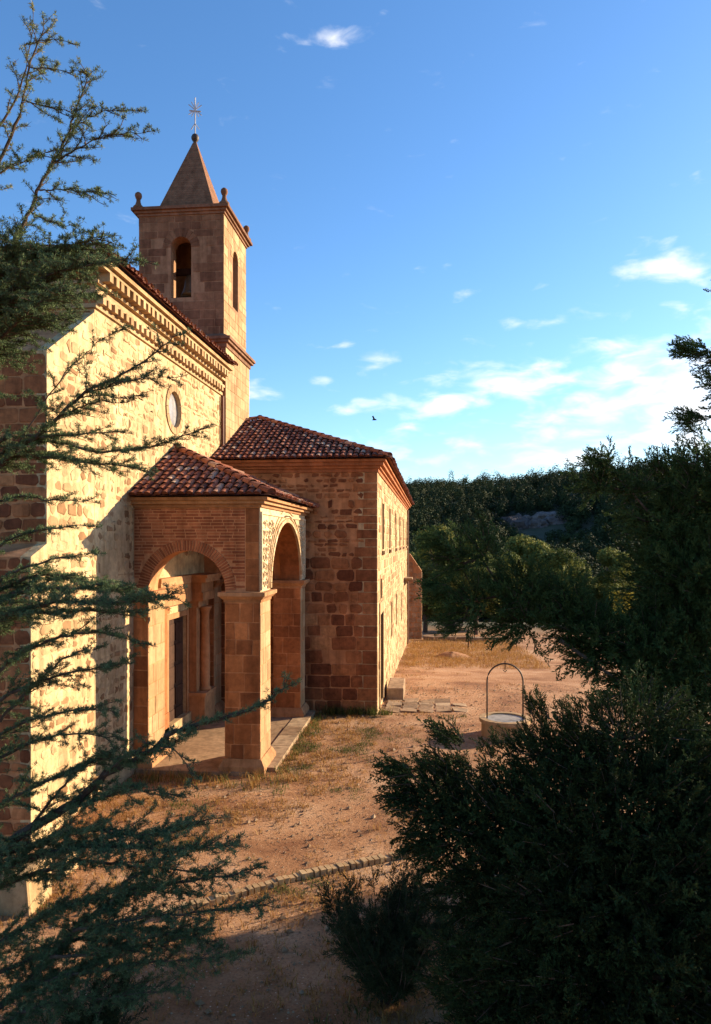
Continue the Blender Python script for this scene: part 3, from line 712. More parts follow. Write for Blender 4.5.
def rock(mb, lo, hi, tint=.5, j=.03):
    i0 = len(mb.v); mb.box(lo, hi, tint)
    for k in range(i0, len(mb.v)): mb.v[k] = mb.v[k]+V((R.uniform(-j, j), R.uniform(-j, j), R.uniform(-j, j)))
def blockthing(name, lo, hi, label, cat, m, j=.03, bev=.03):
    mb = MB(); rock(mb, lo, hi, .6, j); o = mb.build(name, m)
    b = o.modifiers.new('bevel', 'BEVEL'); b.width = bev; b.segments = 2
    return tag(o, label, cat)
zt = terrain(-1.3, 28)
blockthing('stone_bench', (WX+.12, 27.0, zt-.1), (WX+.72, 29.2, zt+.48), 'long stone block bench against the sunlit wall past the doorway', 'bench', M['slab'], .03, .04)
# flagstones by the doorway
i = 0
mb = MB()
for a in range(5):
    for b_ in range(5):
        if R.random() < .15: continue
        x0 = WX+.18+a*.56; y0 = 24.2+b_*.62+a*.12
        z = terrain(x0, y0)
        rock(mb, (x0+.03, y0+.03, z-.1), (x0+.52, y0+.57, z+.018+R.uniform(-.012, .012)), R.random(), .05)
o = mb.build('paving', M['slab']); o['kind'] = 'structure'
# stone edging across the track
mb = MB(); pa, pb, pc = G(160, 918), G(300, 880), G(428, 852)
pp = [pa.lerp(pb, i/22) for i in range(22)]+[pb.lerp(pc, i/22) for i in range(23)]
for i in range(len(pp)-1):
    a, b_ = pp[i], pp[i+1]; d = (b_-a).normalized(); nrm = V((-d.y, d.x, 0)); g = .012
    w = .07+R.uniform(-.012, .012); h = .085+R.uniform(-.015, .02)
    q = [a+d*g-nrm*w, b_-d*g-nrm*w, b_-d*g+nrm*w, a+d*g+nrm*w]
    mb.add([p+V((0, 0, -.1)) for p in q]+[p+V((R.uniform(-.01, .01), R.uniform(-.01, .01), h)) for p in q], [(3,2,1,0),(4,5,6,7),(0,1,5,4),(1,2,6,5),(2,3,7,6),(3,0,4,7)], R.uniform(.4, 1))
tag(mb.build('stone_edging', M['ashlar_pale']), 'narrow row of pale edging stones crossing the dirt track', 'edging')
# blocks at the foot of the church on the left
p = G(24, 905); blockthing('cut_stone', (p.x-.35, p.y-.4, p.z-.05), (p.x+.3, p.y+.35, p.z+.62), 'large pale cut stone lying below the cedar, nearest the camera', 'stone block', M['stone_pale'], .05, .05)
p = G(55, 872); blockthing('cut_stone', (p.x-.3, p.y-.2, p.z-.05), (p.x+.28, p.y+.3, p.z+.35), 'small pale cut stone between the larger block and the church wall', 'stone block', M['stone_pale'], .05, .05)
# ruined wall past the end of the wing
mb = MB()
z0 = -2.6
fr = FR((0, 57.0, 0), (1, 0, 0), (0, -1, 0))
mb.plate(fr, [(-9, -3.2), (-.72, -3.2), (-.72, 3.2), (-1.6, 4.5), (-9, 4.5)], (), .8, .5, 0)
masonry(mb, fr, -2.6, -.74, -2.6, 4.3, (.25, .45), (.3, .7), .05, (.01, .04), .03, lambda a, c, b, d: d > 3.2+(-.72-b)*1.45, .05, .35, 1)
masonry(mb, FR((-.72, 0, 0), (0, 1, 0), (1, 0, 0)), 57, 57.8, -2.6, 3.1, (.25, .45), (.3, .6), .04, (.01, .03), .02, None, .05, .3, 1)
tag(mb.build('stone_wall', [M['mid_stone'], M['slab']]), 'rough rubble stone wall with sloping top beyond the far end of the building', 'wall')
# low boundary kerb at the end of the yard
mb = MB(); x = -.6
while x < 5.5:
    w = R.uniform(.5, .9); z = terrain(x, 56.0); rock(mb, (x, 55.8, z-.2), (x+w-.03, 56.2, z+.3), R.random(), .03); x += w
tag(mb.build('low_wall', M['slab']), 'low stone boundary wall at the far end of the yard', 'wall')
# dirt mound
mb = MB(); c = G(452, 657); n = 18; prof = [(1.15, -.1), (.95, .06), (.65, .18), (.3, .26), (.05, .28)]
mb.lathe(c, prof, n)
for k in range(len(mb.v)): mb.v[k] = mb.v[k]+V((R.uniform(-.08, .08), R.uniform(-.08, .08), R.uniform(-.03, .04)))
tag(mb.build('dirt_mound', M['ground'], smooth=True), 'low heap of brown earth in front of the far grass', 'mound')
c = G(468, 650); mb = MB(); mb.tube([c+V((0, 0, -.1)), c+V((.02, 0, .7)), c+V((.0, 0, 1.3))], .04, 6)
tag(mb.build('wooden_post', M['wood']), 'thin wooden post standing in the far grass by the trees', 'post')
# bird
b_ = P(374, 420, 52)
mb = MB()
mb.tube([b_+V((-.14, 0, .0)), b_+V((-.06, 0, .02)), b_+V((.06, 0, .03)), b_+V((.15, 0, .02)), b_+V((.19, 0, 0))], [.01, .045, .055, .04, .008], 8)
br = mb.build('bird', M['bird'], smooth=True); tag(br, 'small dark bird flying in the sky above the tiled roof', 'bird')
for sg in (-1, 1):
    mb = MB(); q = [b_+V((.08, 0, .04)), b_+V((-.05, 0, .04)), b_+V((-.12, sg*.22-.05, .22)), b_+V((-.02, sg*.24, .25))]
    mb.add(q+[p+V((0, 0, .012)) for p in q], [(0,1,2,3), (7,6,5,4), (0,4,5,1), (1,5,6,2), (2,6,7,3), (3,7,4,0)])
    w = mb.build('wing', M['bird']); w.parent = br
# =================================================================== GRASS, STONES (stuff)
def blades(mb, c, n, h, sp, lean=.5):
    for _ in range(n):
        a = R.random()*6.28; r = sp*math.sqrt(R.random()); b = V((c.x+r*math.cos(a), c.y+r*math.sin(a), c.z-.02))
        a2 = R.random()*6.28; hh = h*R.uniform(.5, 1.2); w = R.uniform(.004, .009)
        d = V((math.cos(a2), math.sin(a2), 0)); e = V((-d.y, d.x, 0))*w
        m1 = b+d*hh*lean*.25+V((0, 0, hh*.6)); t = b+d*hh*lean*R.uniform(.4, 1.1)+V((0, 0, hh*R.uniform(.75, 1)))
        mb.add([b-e, b+e, m1+e*.7, m1-e*.7, t], [(0, 1, 2, 3), (3, 2, 4)], R.random())
def blocked(x, y):
    if x < NX+.2 and y > 12.4: return True
    if PX+.35 > x and y > PY0-.25 and y < PY1+.4: return True
    if x < WX+.08 and y > WY0-.05: return True
    return False
dry = MB(); grn = MB()
def gd(x, y): return noise.noise(V((x*.55, y*.55, 9.3)))+.5*noise.noise(V((x*1.7, y*1.7, 4.1)))
GA = G(215, 878); GB = G(430, 775); GA.z = 0; GB.z = 0; GD = (GB-GA).normalized()
for _ in range(24000):
    y = R.uniform(6, 24) if R.random() < .8 else R.uniform(24, 54)
    x = R.uniform(-7.2, 4.5)
    if blocked(x, y): continue
    t = gd(x, y)
    near_b = math.exp(-max(0, min(abs(x-(PX+.4)) if PY0 < y < PY1 else 9, abs(y-(WY0-.2)) if x < WX else 9, abs(x-WX-.2) if y > WY0 else 9))*1.8)
    dens = max(0, t*1.5+.02)+near_b*.7
    if 12 < y < 22 and -6.5 < x < -.2: dens += .10
    if y < 11.5: dens += .3
    if y > 40: dens += .5
    if x > .2 and 12 < y < 40: dens *= .15
    if y < 24:
        q = V((x, y, 0))-GA; k = q.dot(GD); off = abs((q-GD*k).length+.5*noise.noise(V((x*.6, y*.6, 2))))
        dens *= .12+.88*sstep(.5, 1.15, off)
    if R.random() > dens: continue
    c = V((x, y, terrain(x, y)))
    g = noise.noise(V((x*.9, y*.9, 20)))
    if g+near_b*.25 > .24: blades(grn, c, 12, R.uniform(.04, .13), .15, 1.2)
    else: blades(dry, c, 9, R.uniform(.03, .17), .13, 1.1)
# weeds at the porch pillar foot
for _ in range(90):
    u = R.uniform(-6.8, PX+.9); c = V((u, PY0-.3-abs(R.gauss(0, .45)), 0)); c.z = terrain(c.x, c.y)
    blades(dry if R.random() < .7 else grn, c, 14, R.uniform(.1, .34), .14, .8)
for _ in range(60):
    c = V((PX+.42+abs(R.gauss(0, .15)), R.uniform(PY0, PY1), 0)); blades(grn, c, 10, R.uniform(.1, .3), .12, .9)
for _ in range(60):
    c = V((R.uniform(-3.5, WX+.5), WY0-.12-abs(R.gauss(0, .12)), -.02)); blades(grn, c, 12, R.uniform(.1, .4), .12, .9)
for _ in range(2600):
    y = R.uniform(38, 56); x = R.uniform(-1.5, 6); c = V((x, y, terrain(x, y))); blades(dry, c, 8, R.uniform(.1, .35), .25, .8)
tag(dry.build('dry_grass', M['grass_dry'], fix=False), 'dry straw coloured grass on the yard', 'grass', kind='stuff')
tag(grn.build('green_weeds', M['grass_green'], fix=False), 'low green weeds scattered on the yard', 'weeds', kind='stuff')
mb = MB()
for _ in range(15000):
    y = R.uniform(6.5, 32); x = R.uniform(-7, 6)
    if blocked(x, y): continue
    r = R.uniform(.008, .026)*(1+1.5*(R.random() < .06)); c = V((x, y, terrain(x, y)+r*.25))
    q = [c+V((R.uniform(.6, 1.3)*r*a, R.uniform(.6, 1.3)*r*b, R.uniform(.5, 1)*r*cc)) for a, b, cc in ((1,0,0),(0,1,0),(-1,0,0),(0,-1,0),(0,0,1))]
    mb.add(q, [(0, 1, 4), (1, 2, 4), (2, 3, 4), (3, 0, 4)], R.random())
tag(mb.build('pebbles', M['slab'], fix=False), 'small loose stones on the dirt', 'pebbles', kind='stuff')
# =================================================================== CEDAR
def catmull(pts, n=6):
    out = []; k = len(pts)
    for i in range(k-1):
        p0, p1, p2, p3 = pts[max(0, i-1)], pts[i], pts[i+1], pts[min(k-1, i+2)]
        for j in range(n):
            t = j/n; out.append(.5*((2*p1)+(p2-p0)*t+(2*p0-5*p1+4*p2-p3)*t*t+(3*p1-p0-3*p2+p3)*t*t*t))
    out.append(pts[-1]); return out
def rnd_dir(): 
    while True:
        v = V((R.uniform(-1, 1), R.uniform(-1, 1), R.uniform(-1, 1)))
        if .05 < v.length < 1: return v.normalized()
def rosette(mb, p, up, n=8, L=.026, base=.45):
    mb.add(ROS[R.randrange(14)], p, (up+rnd_dir()*.6).normalized(), L*1.12, R.gauss(base, .17))
def twig(w, lf, p, d, L, r, base, sub=True, step=.019):
    n = max(3, int(L/.07)); pts = [p.copy()]; q = p.copy(); dd = d.copy()
    for i in range(n):
        dd = (dd+rnd_dir()*.26+V((0, 0, -.014))).normalized(); q = q+dd*(L/n); pts.append(q.copy())
    w.tube(pts, [max(.0016, r*(1-.8*i/n)) for i in range(n+1)], 4, R.random(), 0, False)
    m = int(L/step); ph = R.random()*9
    for i in range(m):
        if math.sin(i*step*38+ph) > .35+R.uniform(-.3, .6): continue
        t = (i+R.random())/m*n; k = min(n-1, int(t)); a = pts[k].lerp(pts[k+1], t-k)
        rosette(lf, a+rnd_dir()*.006, V((0, 0, 1)), 7, R.uniform(.026, .040), base)
    if sub:
        k = max(1, int(L/.1)); sg = 1
        for i in range(k):
            t = (.15+.8*(i+R.random()*.6)/k)*n; j = min(n-1, int(t)); a = pts[j].lerp(pts[j+1], t-j)
            tan = (pts[j+1]-pts[j]).normalized(); sd = tan.cross(V((0, 0, 1))); sd = sd.normalized() if sd.length > .01 else V((1, 0, 0))
            sg = -sg; d2 = (tan*R.uniform(.4, 1)+sd*sg*R.uniform(.3, 1.1)+V((0, 0, R.uniform(-.2, .28)))).normalized()
            twig(w, lf, a, d2, L*R.uniform(.26, .5), r*.5, base, False, step)
def cedar_branch(w, lf, pts, r0, spray=.5, dens=1.0, base=.45, bare=.0):
    c = catmull(pts, 7); n = len(c)-1
    c = [p+rnd_dir()*.012 for p in c]
    w.tube(c, [max(.003, r0*(1-.88*(i/n)**.8)) for i in range(n+1)], 7, R.random(), 0, False)
    tot = sum((c[i+1]-c[i]).length for i in range(n)); acc = 0; nxt = 0; sg = 1
    for i in range(n):
        seg = c[i+1]-c[i]; L = seg.length
        while nxt < acc+L:
            t = nxt/tot; a = c[i].lerp(c[i+1], (nxt-acc)/L if L > 1e-6 else 0)
            if t > bare:
                tan = seg.normalized(); sd = tan.cross(V((0, 0, 1))); sd = sd.normalized() if sd.length > .05 else V((R.uniform(-1, 1), R.uniform(-1, 1), 0)).normalized()
                sg = -sg
                d = (tan*R.uniform(.55, 1.0)+sd*sg*R.uniform(.35, .95)+V((0, 0, R.uniform(-.16, .14)))).normalized()
                ll = spray*1.5*R.uniform(.45, 1.15)*(1-.6*t)
                twig(w, lf, a, d, ll, .007, base)
                for _ in range(3): rosette(lf, a+rnd_dir()*.02, V((0, 0, 1)), 7, .024, base)
            nxt += .09/dens*R.uniform(.7, 1.3)
        acc += L
    twig(w, lf, c[-1], (c[-1]-c[-2]).normalized(), spray*.4, .005, base)
CD = 8.0
tb = P(-75, 0, CD); tb = V((tb.x, tb.y, terrain(tb.x, tb.y)))
cedar = thing('cedar_tree', 'blue green cedar with open horizontal branches at the left edge, in front of the church', 'tree', tb)
w = MB(); lf = NB(); tw = MB()
trunk_pts = [tb+V((.0, 0, -.2)), tb+V((.03, 0, 2.5)), tb+V((-.02, .03, 5)), tb+V((.05, .02, 8)), tb+V((.0, 0, 11)), tb+V((.05, 0, 13))]
tc_ = catmull(trunk_pts, 5)
tw.tube(tc_, [.27*(1-.85*i/(len(tc_)-1)) for i in range(len(tc_))], 14)
tw.build('trunk', M['bark'], cedar, smooth=True)
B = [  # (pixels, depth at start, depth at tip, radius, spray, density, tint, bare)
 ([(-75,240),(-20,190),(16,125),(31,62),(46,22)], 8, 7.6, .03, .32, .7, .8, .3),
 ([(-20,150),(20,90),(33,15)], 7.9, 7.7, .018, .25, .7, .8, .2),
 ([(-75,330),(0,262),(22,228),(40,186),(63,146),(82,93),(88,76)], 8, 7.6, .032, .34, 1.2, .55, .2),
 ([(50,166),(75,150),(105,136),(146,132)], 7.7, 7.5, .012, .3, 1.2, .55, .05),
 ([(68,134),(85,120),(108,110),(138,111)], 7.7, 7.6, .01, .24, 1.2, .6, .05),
 ([(38,190),(65,190),(108,193)], 7.7, 7.5, .01, .26, 1.2, .5, .05),
 ([(24,45),(50,40),(76,44)], 7.7, 7.5, .009, .2, .9, .75, .05),
 ([(28,66),(55,70),(82,72)], 7.7, 7.5, .009, .22, .9, .7, .05),
 ([(25,100),(50,108),(72,112)], 7.7, 7.5, .009, .26, 1.0, .6, .05),
 ([(28,212),(52,222),(72,226)], 7.7, 7.5, .009, .2, .9, .55, .05),
 ([(-10,180),(25,160),(50,150)], 7.7, 7.5, .01, .3, 1.1, .5, .05),
 ([(-75,330),(0,275),(50,250),(102,239)], 8, 7.2, .03, .5, 1.9, .4, .15),
 ([(-75,380),(0,310),(50,280),(95,262)], 8, 7.4, .03, .55, 2.0, .4, .15),
 ([(-75,380),(0,300),(60,272),(132,258)], 8, 7.0, .03, .4, 1.3, .4, .15),
 ([(-75,390),(0,322),(40,300),(88,296)], 8, 7.5, .03, .5, 2.0, .35, .15),
 ([(-75,330),(0,262),(45,256),(80,270)], 8, 7.6, .03, .55, 2.0, .35, .15),
 ([(-75,420),(0,345),(40,325),(70,318)], 8, 7.3, .03, .42, 1.8, .4, .15),
 ([(-75,420),(0,340),(30,310),(60,290)], 8, 7.0, .03, .5, 2.0, .35, .15),
 ([(-75,540),(0,465),(48,427),(87,392),(136,367),(178,334)], 8, 7.0, .035, .36, 1.0, .4, .3),
 ([(82,395),(120,383),(176,377)], 7.4, 7.1, .01, .28, 1.0, .35, .05),
 ([(60,416),(95,402),(140,396)], 7.5, 7.2, .01, .28, 1.0, .35, .05),
 ([(20,440),(60,380),(95,345),(120,330)], 7.6, 7.4, .01, .24, .8, .35, .2),
 ([(-75,520),(0,455),(48,441),(97,452),(150,446),(206,427)], 8, 7.0, .03, .3, 1.2, .4, .25),
 ([(-75,520),(0,462),(60,458),(142,470)], 8, 7.2, .03, .42, 1.7, .35, .25),
 ([(-75,500),(0,440),(50,436),(120,432)], 8, 7.4, .03, .32, 1.2, .35, .25),
 ([(-75,560),(0,502),(50,500),(90,502)], 8, 7.4, .02, .26, 1.0, .35, .3),
 ([(-75,590),(0,545),(50,528),(92,526)], 8, 7.4, .02, .26, 1.0, .35, .3),
 ([(-75,640),(0,580),(50,560),(95,553)], 8, 7.4, .025, .3, 1.0, .35, .3),
 ([(-75,680),(0,620),(60,602),(115,603),(172,594)], 8, 7.0, .03, .42, 1.9, .4, .2),
 ([(-75,660),(0,600),(50,588),(125,590)], 8, 7.4, .03, .42, 1.9, .4, .2),
 ([(-75,690),(0,620),(50,612),(140,612)], 8, 7.0, .03, .36, 1.6, .35, .2),
 ([(-75,740),(0,670),(40,645),(90,632),(138,642)], 8, 7.2, .03, .42, 1.1, .35, .25),
 ([(-75,760),(0,700),(60,676),(125,664)], 8, 7.3, .03, .42, 1.1, .35, .25),
 ([(-75,780),(10,730),(60,712),(112,710)], 8, 7.3, .025, .36, 1.1, .35, .25),
 ([(-75,800),(10,752),(60,735),(120,738)], 8, 7.3, .025, .36, 1.1, .35, .25),
 ([(0,720),(40,680),(70,655),(95,650)], 7.8, 7.4, .02, .3, .9, .35, .1),
 ([(-75,900),(31,828),(73,803),(105,775),(153,750),(174,732),(223,718),(265,702),(285,686)], 8, 6.8, .06, .32, 1.5, .45, .3),
 ([(150,752),(172,748),(190,770),(192,785)], 7.2, 7.0, .01, .2, .8, .4, .05),
 ([(105,775),(130,755),(160,748),(200,728)], 7.3, 7.0, .015, .3, 1.2, .4, .05),
 ([(31,828),(60,790),(85,765),(110,755)], 7.7, 7.4, .02, .34, 1.2, .35, .1),
 ([(-75,880),(20,850),(80,830),(150,836),(200,822)], 8, 7.0, .035, .5, 2.1, .6, .15),
 ([(-75,900),(20,862),(90,846),(170,850),(226,846)], 8, 6.9, .035, .5, 1.9, .5, .15),
 ([(-75,920),(20,880),(80,862),(150,868),(210,872)], 8, 6.9, .035, .42, 1.2, .4, .15),
 ([(-75,1060),(25,985),(75,930),(115,900),(170,884),(250,872)], 8, 6.8, .05, .45, 1.7, .35, .25),
 ([(75,930),(130,920),(200,912),(262,905)], 7.4, 6.8, .02, .4, 1.5, .35, .05),
 ([(25,985),(90,972),(160,962),(240,955)], 7.7, 6.9, .02, .42, 1.4, .35, .05),
 ([(50,958),(120,950),(200,935)], 7.5, 7.0, .02, .42, 1.4, .35, .05),
 ([(110,902),(130,880),(165,860),(200,850)], 7.3, 7.0, .015, .36, 1.2, .35, .05),
 ([(-75,1080),(10,1000),(70,975),(140,940),(205,930)], 7.8, 7.0, .03, .45, 1.8, .35, .15),
 ([(-75,990),(20,930),(70,905),(130,890),(190,895)], 8, 7.2, .03, .45, 1.9, .45, .15),
 ([(-75,1000),(30,960),(90,935),(150,930),(215,945)], 8.2, 7.4, .03, .45, 1.9, .35, .15),
 ([(60,812),(95,800),(130,790),(175,795)], 7.6, 7.2, .015, .4, 1.4, .4, .05),
 ([(-75,850),(10,800),(50,780),(100,760),(135,762)], 8, 7.3, .025, .4, 1.3, .35, .2),
 ([(-75,640),(0,590),(45,575),(90,582),(150,600)], 8.2, 7.5, .03, .4, 1.7, .45, .2),
 ([(-75,350),(0,290),(40,262),(85,248)], 8.3, 7.8, .03, .55, 2.0, .35, .15),
 ([(-75,1100),(10,1020),(90,1000),(180,990)], 8, 6.9, .03, .45, 1.5, .3, .15),
]
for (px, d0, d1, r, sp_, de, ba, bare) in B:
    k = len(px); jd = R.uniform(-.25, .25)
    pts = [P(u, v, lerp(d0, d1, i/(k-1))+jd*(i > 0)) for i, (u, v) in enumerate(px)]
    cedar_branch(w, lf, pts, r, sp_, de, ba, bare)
for i in range(34):      # the far and left sides of the crown
    z = R.uniform(1.5, 12.3); a = R.uniform(100, 285); L = lerp(3.6, .8, z/13)*R.uniform(.7, 1)
    d = V((math.cos(rad(a)), math.sin(rad(a)), 0)); b0 = V((tb.x, tb.y, z))
    cedar_branch(w, lf, [b0, b0+d*L*.35+V((0, 0, .25)), b0+d*L*.7+V((0, 0, .35)), b0+d*L+V((0, 0, .3))], .04, .5, .7, .4, .2)
w.build('branches', M['bark'], cedar, fix=False)
lf.build('needles', M['cedar_leaf'], cedar); print('cedar', lf.count())
# =================================================================== JUNIPERS AND SHRUBS
def plume(lf, wd, p, d, L, leaf, base):
    if R.random() < .5: wd.tube([p, p+d*L*.45, p+d*L*.85], [.008, .005, .002], 3, R.random(), 0, False)
    lf.add(PLU[R.randrange(14)], p, d, L, R.gauss(base, .15))
def conifer(name, label, base, lobes, tips, limbs, leafm, leaf=.035, L=(.35, .6), per=60, cat='tree', trunk_r=.16, basetint=.4):
    t = thing(name, label, cat, base)
    wd = MB(); lf = NB(); tk = MB()
    top = max(l[0].z+l[1] for l in lobes)*.9
    cc = sum((l[0] for l in lobes), V((0, 0, 0)))/len(lobes)
    tp = [base+V((0, 0, -.2)), base+V((.05, .03, (top-base.z)*.35)), base.lerp(V((cc.x, cc.y, base.z)), .25)+V((0, 0, (top-base.z)*.7)), base.lerp(V((cc.x, cc.y, base.z)), .35)+V((0, 0, (top-base.z)))]
    tcv = catmull(tp, 5); tk.tube(tcv, [trunk_r*(1-.85*i/(len(tcv)-1)) for i in range(len(tcv))], 10)
    tk.build('trunk', M['bark'], t, smooth=True)
    att = list(tcv)
    for (c, r) in sorted(lobes, key=lambda l: min((q-l[0]).length for q in tcv)):
        a = min(att, key=lambda q: (q-c).length+max(0, q.z-c.z)*.5); att.append(c)
        mid = a.lerp(c, .5)+rnd_dir()*.08+V((0, 0, -.05))
        wd.tube(catmull([a, mid, c], 4), [.028*(1-.08*i) for i in range(9)], 6, .5, 0, False)
        out0 = V((c.x-base.x, c.y-base.y, 0)); out0 = out0.normalized() if out0.length > .05 else V((0, 0, 0))
        n = int(per*r*r*4.6)+14; q_, t_ = leaf_cloud(int(1500*r*r)+80, (r*.66,)*3, (.016, .036), basetint-.12); lf.quads(q_+np.array(c), t_)  # darker leaf core puts the crown's inner shade into the tint
        for i in range(n):
            d = rnd_dir(); p = c+d*r*R.uniform(.25, .82)
            dr_ = (d*.8+out0*.55+V((0, 0, .35))).normalized()
            if p.z < .25+terrain(p.x, p.y): continue
            plume(lf, wd, p, dr_, R.uniform(*L)*(.75+.25*min(1.3, r)), leaf, basetint)
    for (p, d, l, n) in tips:
        a = min(att, key=lambda q: (q-p).length); wd.tube(catmull([a, a.lerp(p, .5)+V((0, 0, -.06)), p+d*l*.3], 4), [.014*(1-.1*i) for i in range(9)], 5, .5, 0, False)
        for i in range(int((a-p).length/.06)): plume(lf, wd, a.lerp(p, R.random())+rnd_dir()*.05, (d+rnd_dir()*.7).normalized(), l*R.uniform(.5, .9), leaf, basetint)
        for i in range(n*2):
            plume(lf, wd, p+rnd_dir()*.09, (d+rnd_dir()*.35).normalized(), l*R.uniform(.7, 1), leaf, basetint+.1)
    for pts, r in limbs:
        c = catmull(pts, 5); wd.tube(c, [max(.006, r*(1-.8*i/(len(c)-1))) for i in range(len(c))], 6, .5, 0, False)
        for i in range(3, len(c)):
            for _ in range(2):
                plume(lf, wd, c[i], ((c[i]-c[i-1]).normalized()+rnd_dir()*.8).normalized(), .26, leaf, basetint)
    wd.build('branches', M['bark'], t, fix=False); lf.build('foliage', leafm, t); print(name, lf.count())
    return t
def LB(*a): return [(P(u, v, d), r) for u, v, d, r in a]
bA = V((1.75, 6.9, 0))
left = P(100, 541, 7)-P(355, 541, 7); left = left.normalized()
conifer('juniper_bush', 'dense dark green juniper bush filling the lower right corner', bA,
  LB((432,800,7.2,.28),(462,800,7.1,.28),(505,812,7.0,.34),(555,795,6.9,.42),(610,785,6.8,.46),(665,780,6.8,.5),(720,780,6.8,.55),(548,752,6.9,.2),(580,748,6.9,.24),(615,735,6.8,.26),(655,722,6.8,.28),
     (450,830,7.0,.38),(500,830,6.9,.5),(560,830,6.7,.6),(630,820,6.6,.7),(700,820,6.6,.7),(480,880,6.8,.42),(540,900,6.5,.6),(610,900,6.4,.75),(690,900,6.4,.8),
     (500,950,6.6,.5),(570,970,6.4,.7),(650,975,6.2,.8),(720,970,6.4,.8),(560,1030,6.4,.7),(650,1050,6.2,.8),(480,1010,6.6,.5),(740,860,7.2,.8),(640,900,7.6,.9),(560,880,7.4,.7)),
  [(P(440,768,7.1), left*.8+V((0,0,.5)), .3, 8), (P(492,752,7.0), left*.4+V((0,0,.7)), .2, 8), (P(470,772,7.1), left*.9+V((0,0,.35)), .26, 8), (P(535,748,6.9), left*.5+V((0,0,.6)), .24, 8), (P(410,775,7.2), left+V((0,0,.15)), .34, 12), (P(412,798,7.2), left+V((0,0,-.1)), .3, 10), (P(455,742,7.1), left+V((0,0,.7)), .3, 8), (P(512,748,7.0), left*.4+V((0,0,.8)), .2, 7),
   (P(542,716,6.9), V((0,0,1))+left*.6, .24, 9), (P(572,722,6.9), V((0,0,1))+left*.3, .22, 8), (P(600,712,6.85), V((0,0,1))+left*.3, .22, 8), (P(425,840,7.1), left+V((0,0,-.3)), .3, 8), (P(440,850,7), left+V((0,0,-.5)), .3, 8)],
  [], M['juniper_leaf'], .034, (.26, .46), 78, 'bush', .14, .35)
bB = P(820, 541, 11.2); bB.z = 0
conifer('juniper_tree', 'tall dark juniper tree with drooping sprays behind the bush on the right', bB,
  LB((695,500,10.9,.7),(660,520,10.8,.5),(682,575,10.6,.55),(595,488,10.8,.16),(604,474,10.8,.14),(630,490,10.8,.25),(480,556,10.0,.26),(455,556,9.9,.2),
     (560,606,10.2,.4),(520,596,10,.36),(470,600,9.9,.34),(690,625,10.4,.65),(690,580,10.6,.8),(520,622,10,.36),(580,632,10,.42),(605,650,10,.42),(640,672,10,.5),(680,712,10,.5),(655,700,10.1,.34),(590,628,10.3,.3),(640,645,10.1,.45),(690,650,10.3,.55),
     (700,705,10.2,.3),(760,500,11,1.0),(780,620,11,1.1),(760,380,11,.7),(770,280,11,.5),(740,720,10.6,.7),(800,760,11,1),(705,560,11.6,.8),(720,620,11.8,1.0)),
  [(P(605,462,10.8), left+V((0,0,.25)), .4, 8), (P(660,468,10.8), left*.3+V((0,0,.8)), .3, 8), (P(445,540,9.9), left+V((0,0,.1)), .35, 8), (P(445,590,9.8), left+V((0,0,.1)), .35, 8),
   (P(460,625,9.8), left+V((0,0,-.2)), .3, 8), (P(702,352,10.6), left+V((0,0,.15)), .45, 9), (P(700,420,10.6), left+V((0,0,.1)), .4, 9), (P(690,462,10.6), left+V((0,0,.3)), .3, 6)],
  [([P(560,640,9.9),P(600,668,9.8),P(630,690,9.7),P(665,735,9.5)], .03), ([P(690,700,10),P(640,692,9.8),P(600,700,9.7)], .03)], M['juniper_green'], .045, (.34, .6), 62, 'tree', .2, .5)
bC = V((7.6, 14.6, 0))  # unseen tree, put in to cast shade over the foreground
conifer('juniper_tree', 'broad juniper tree out of view at the right, added to shade the foreground', bC,
  [(bC+V((math.cos(a)*q, math.sin(a)*q, z)), r) for a, q, z, r in [(R.random()*6.28, R.uniform(.3, 1.9)*(1.1-z/8), z, R.uniform(.7, 1.05)) for z in (1.2, 1.6, 2, 2.4, 2.8, 3.2, 3.5, 3.8, 4.2, 4.6, 5, 5.5, 6, 2.2, 3, 4, 2.6, 3.4, 4.8, 1.4, 5.8)]],
  [], [], M['juniper_leaf'], .045, (.4, .65), 30, 'tree', .2, .4)
# small shrub at the bottom edge
def shrub(name, label, base, h, r, n, leaf, m, cat='shrub'):
    t = thing(name, label, cat, base); wd = MB(); lf = NB()
    for i in range(n):
        a = R.random()*6.28; l = R.uniform(.2, 1)
        d = V((math.cos(a)*l*r/h, math.sin(a)*l*r/h, 1)).normalized(); L = h*R.uniform(.6, 1.05)
        pts = [base+V((math.cos(a)*.08, math.sin(a)*.08, -.05))]; dd = d.copy(); q = pts[0].copy()
        for k in range(7):
            dd = (dd+rnd_dir()*.15+V((0, 0, .05))).normalized(); q = q+dd*L/7; pts.append(q.copy())
        wd.tube(pts, [.012*(1-.11*k) for k in range(8)], 5, .5, 0, False)
        for k in range(int(L*20)):
            t_ = R.uniform(.12, 1)*7; j = min(6, int(t_)); b = pts[j].lerp(pts[j+1], t_-j)
            lf.add(PLU[R.randrange(14)], b, (rnd_dir()*.8+dd).normalized(), R.uniform(.14, .26), R.gauss(.45, .16))
    wd.build('stems', M['bark'], t, fix=False); lf.build('leaves', m, t)
    return t
shrub('shrub', 'bushy dark green shrub on the dirt at the bottom centre', V((-.5, 8.9, 0)), 1.45, 1.15, 70, .05, M['shrub_leaf'])
shrub('shrub', 'low shrub partly hidden between the bottom centre shrub and the dark juniper bush', V((.6, 8.5, 0)), 1.3, 1.0, 50, .05, M['shrub_leaf'])
shrub('shrub', 'low bushy shrub growing at the foot of the cedar', V((-3.6, 7.6, 0)), .9, .8, 30, .05, M['shrub_leaf'])
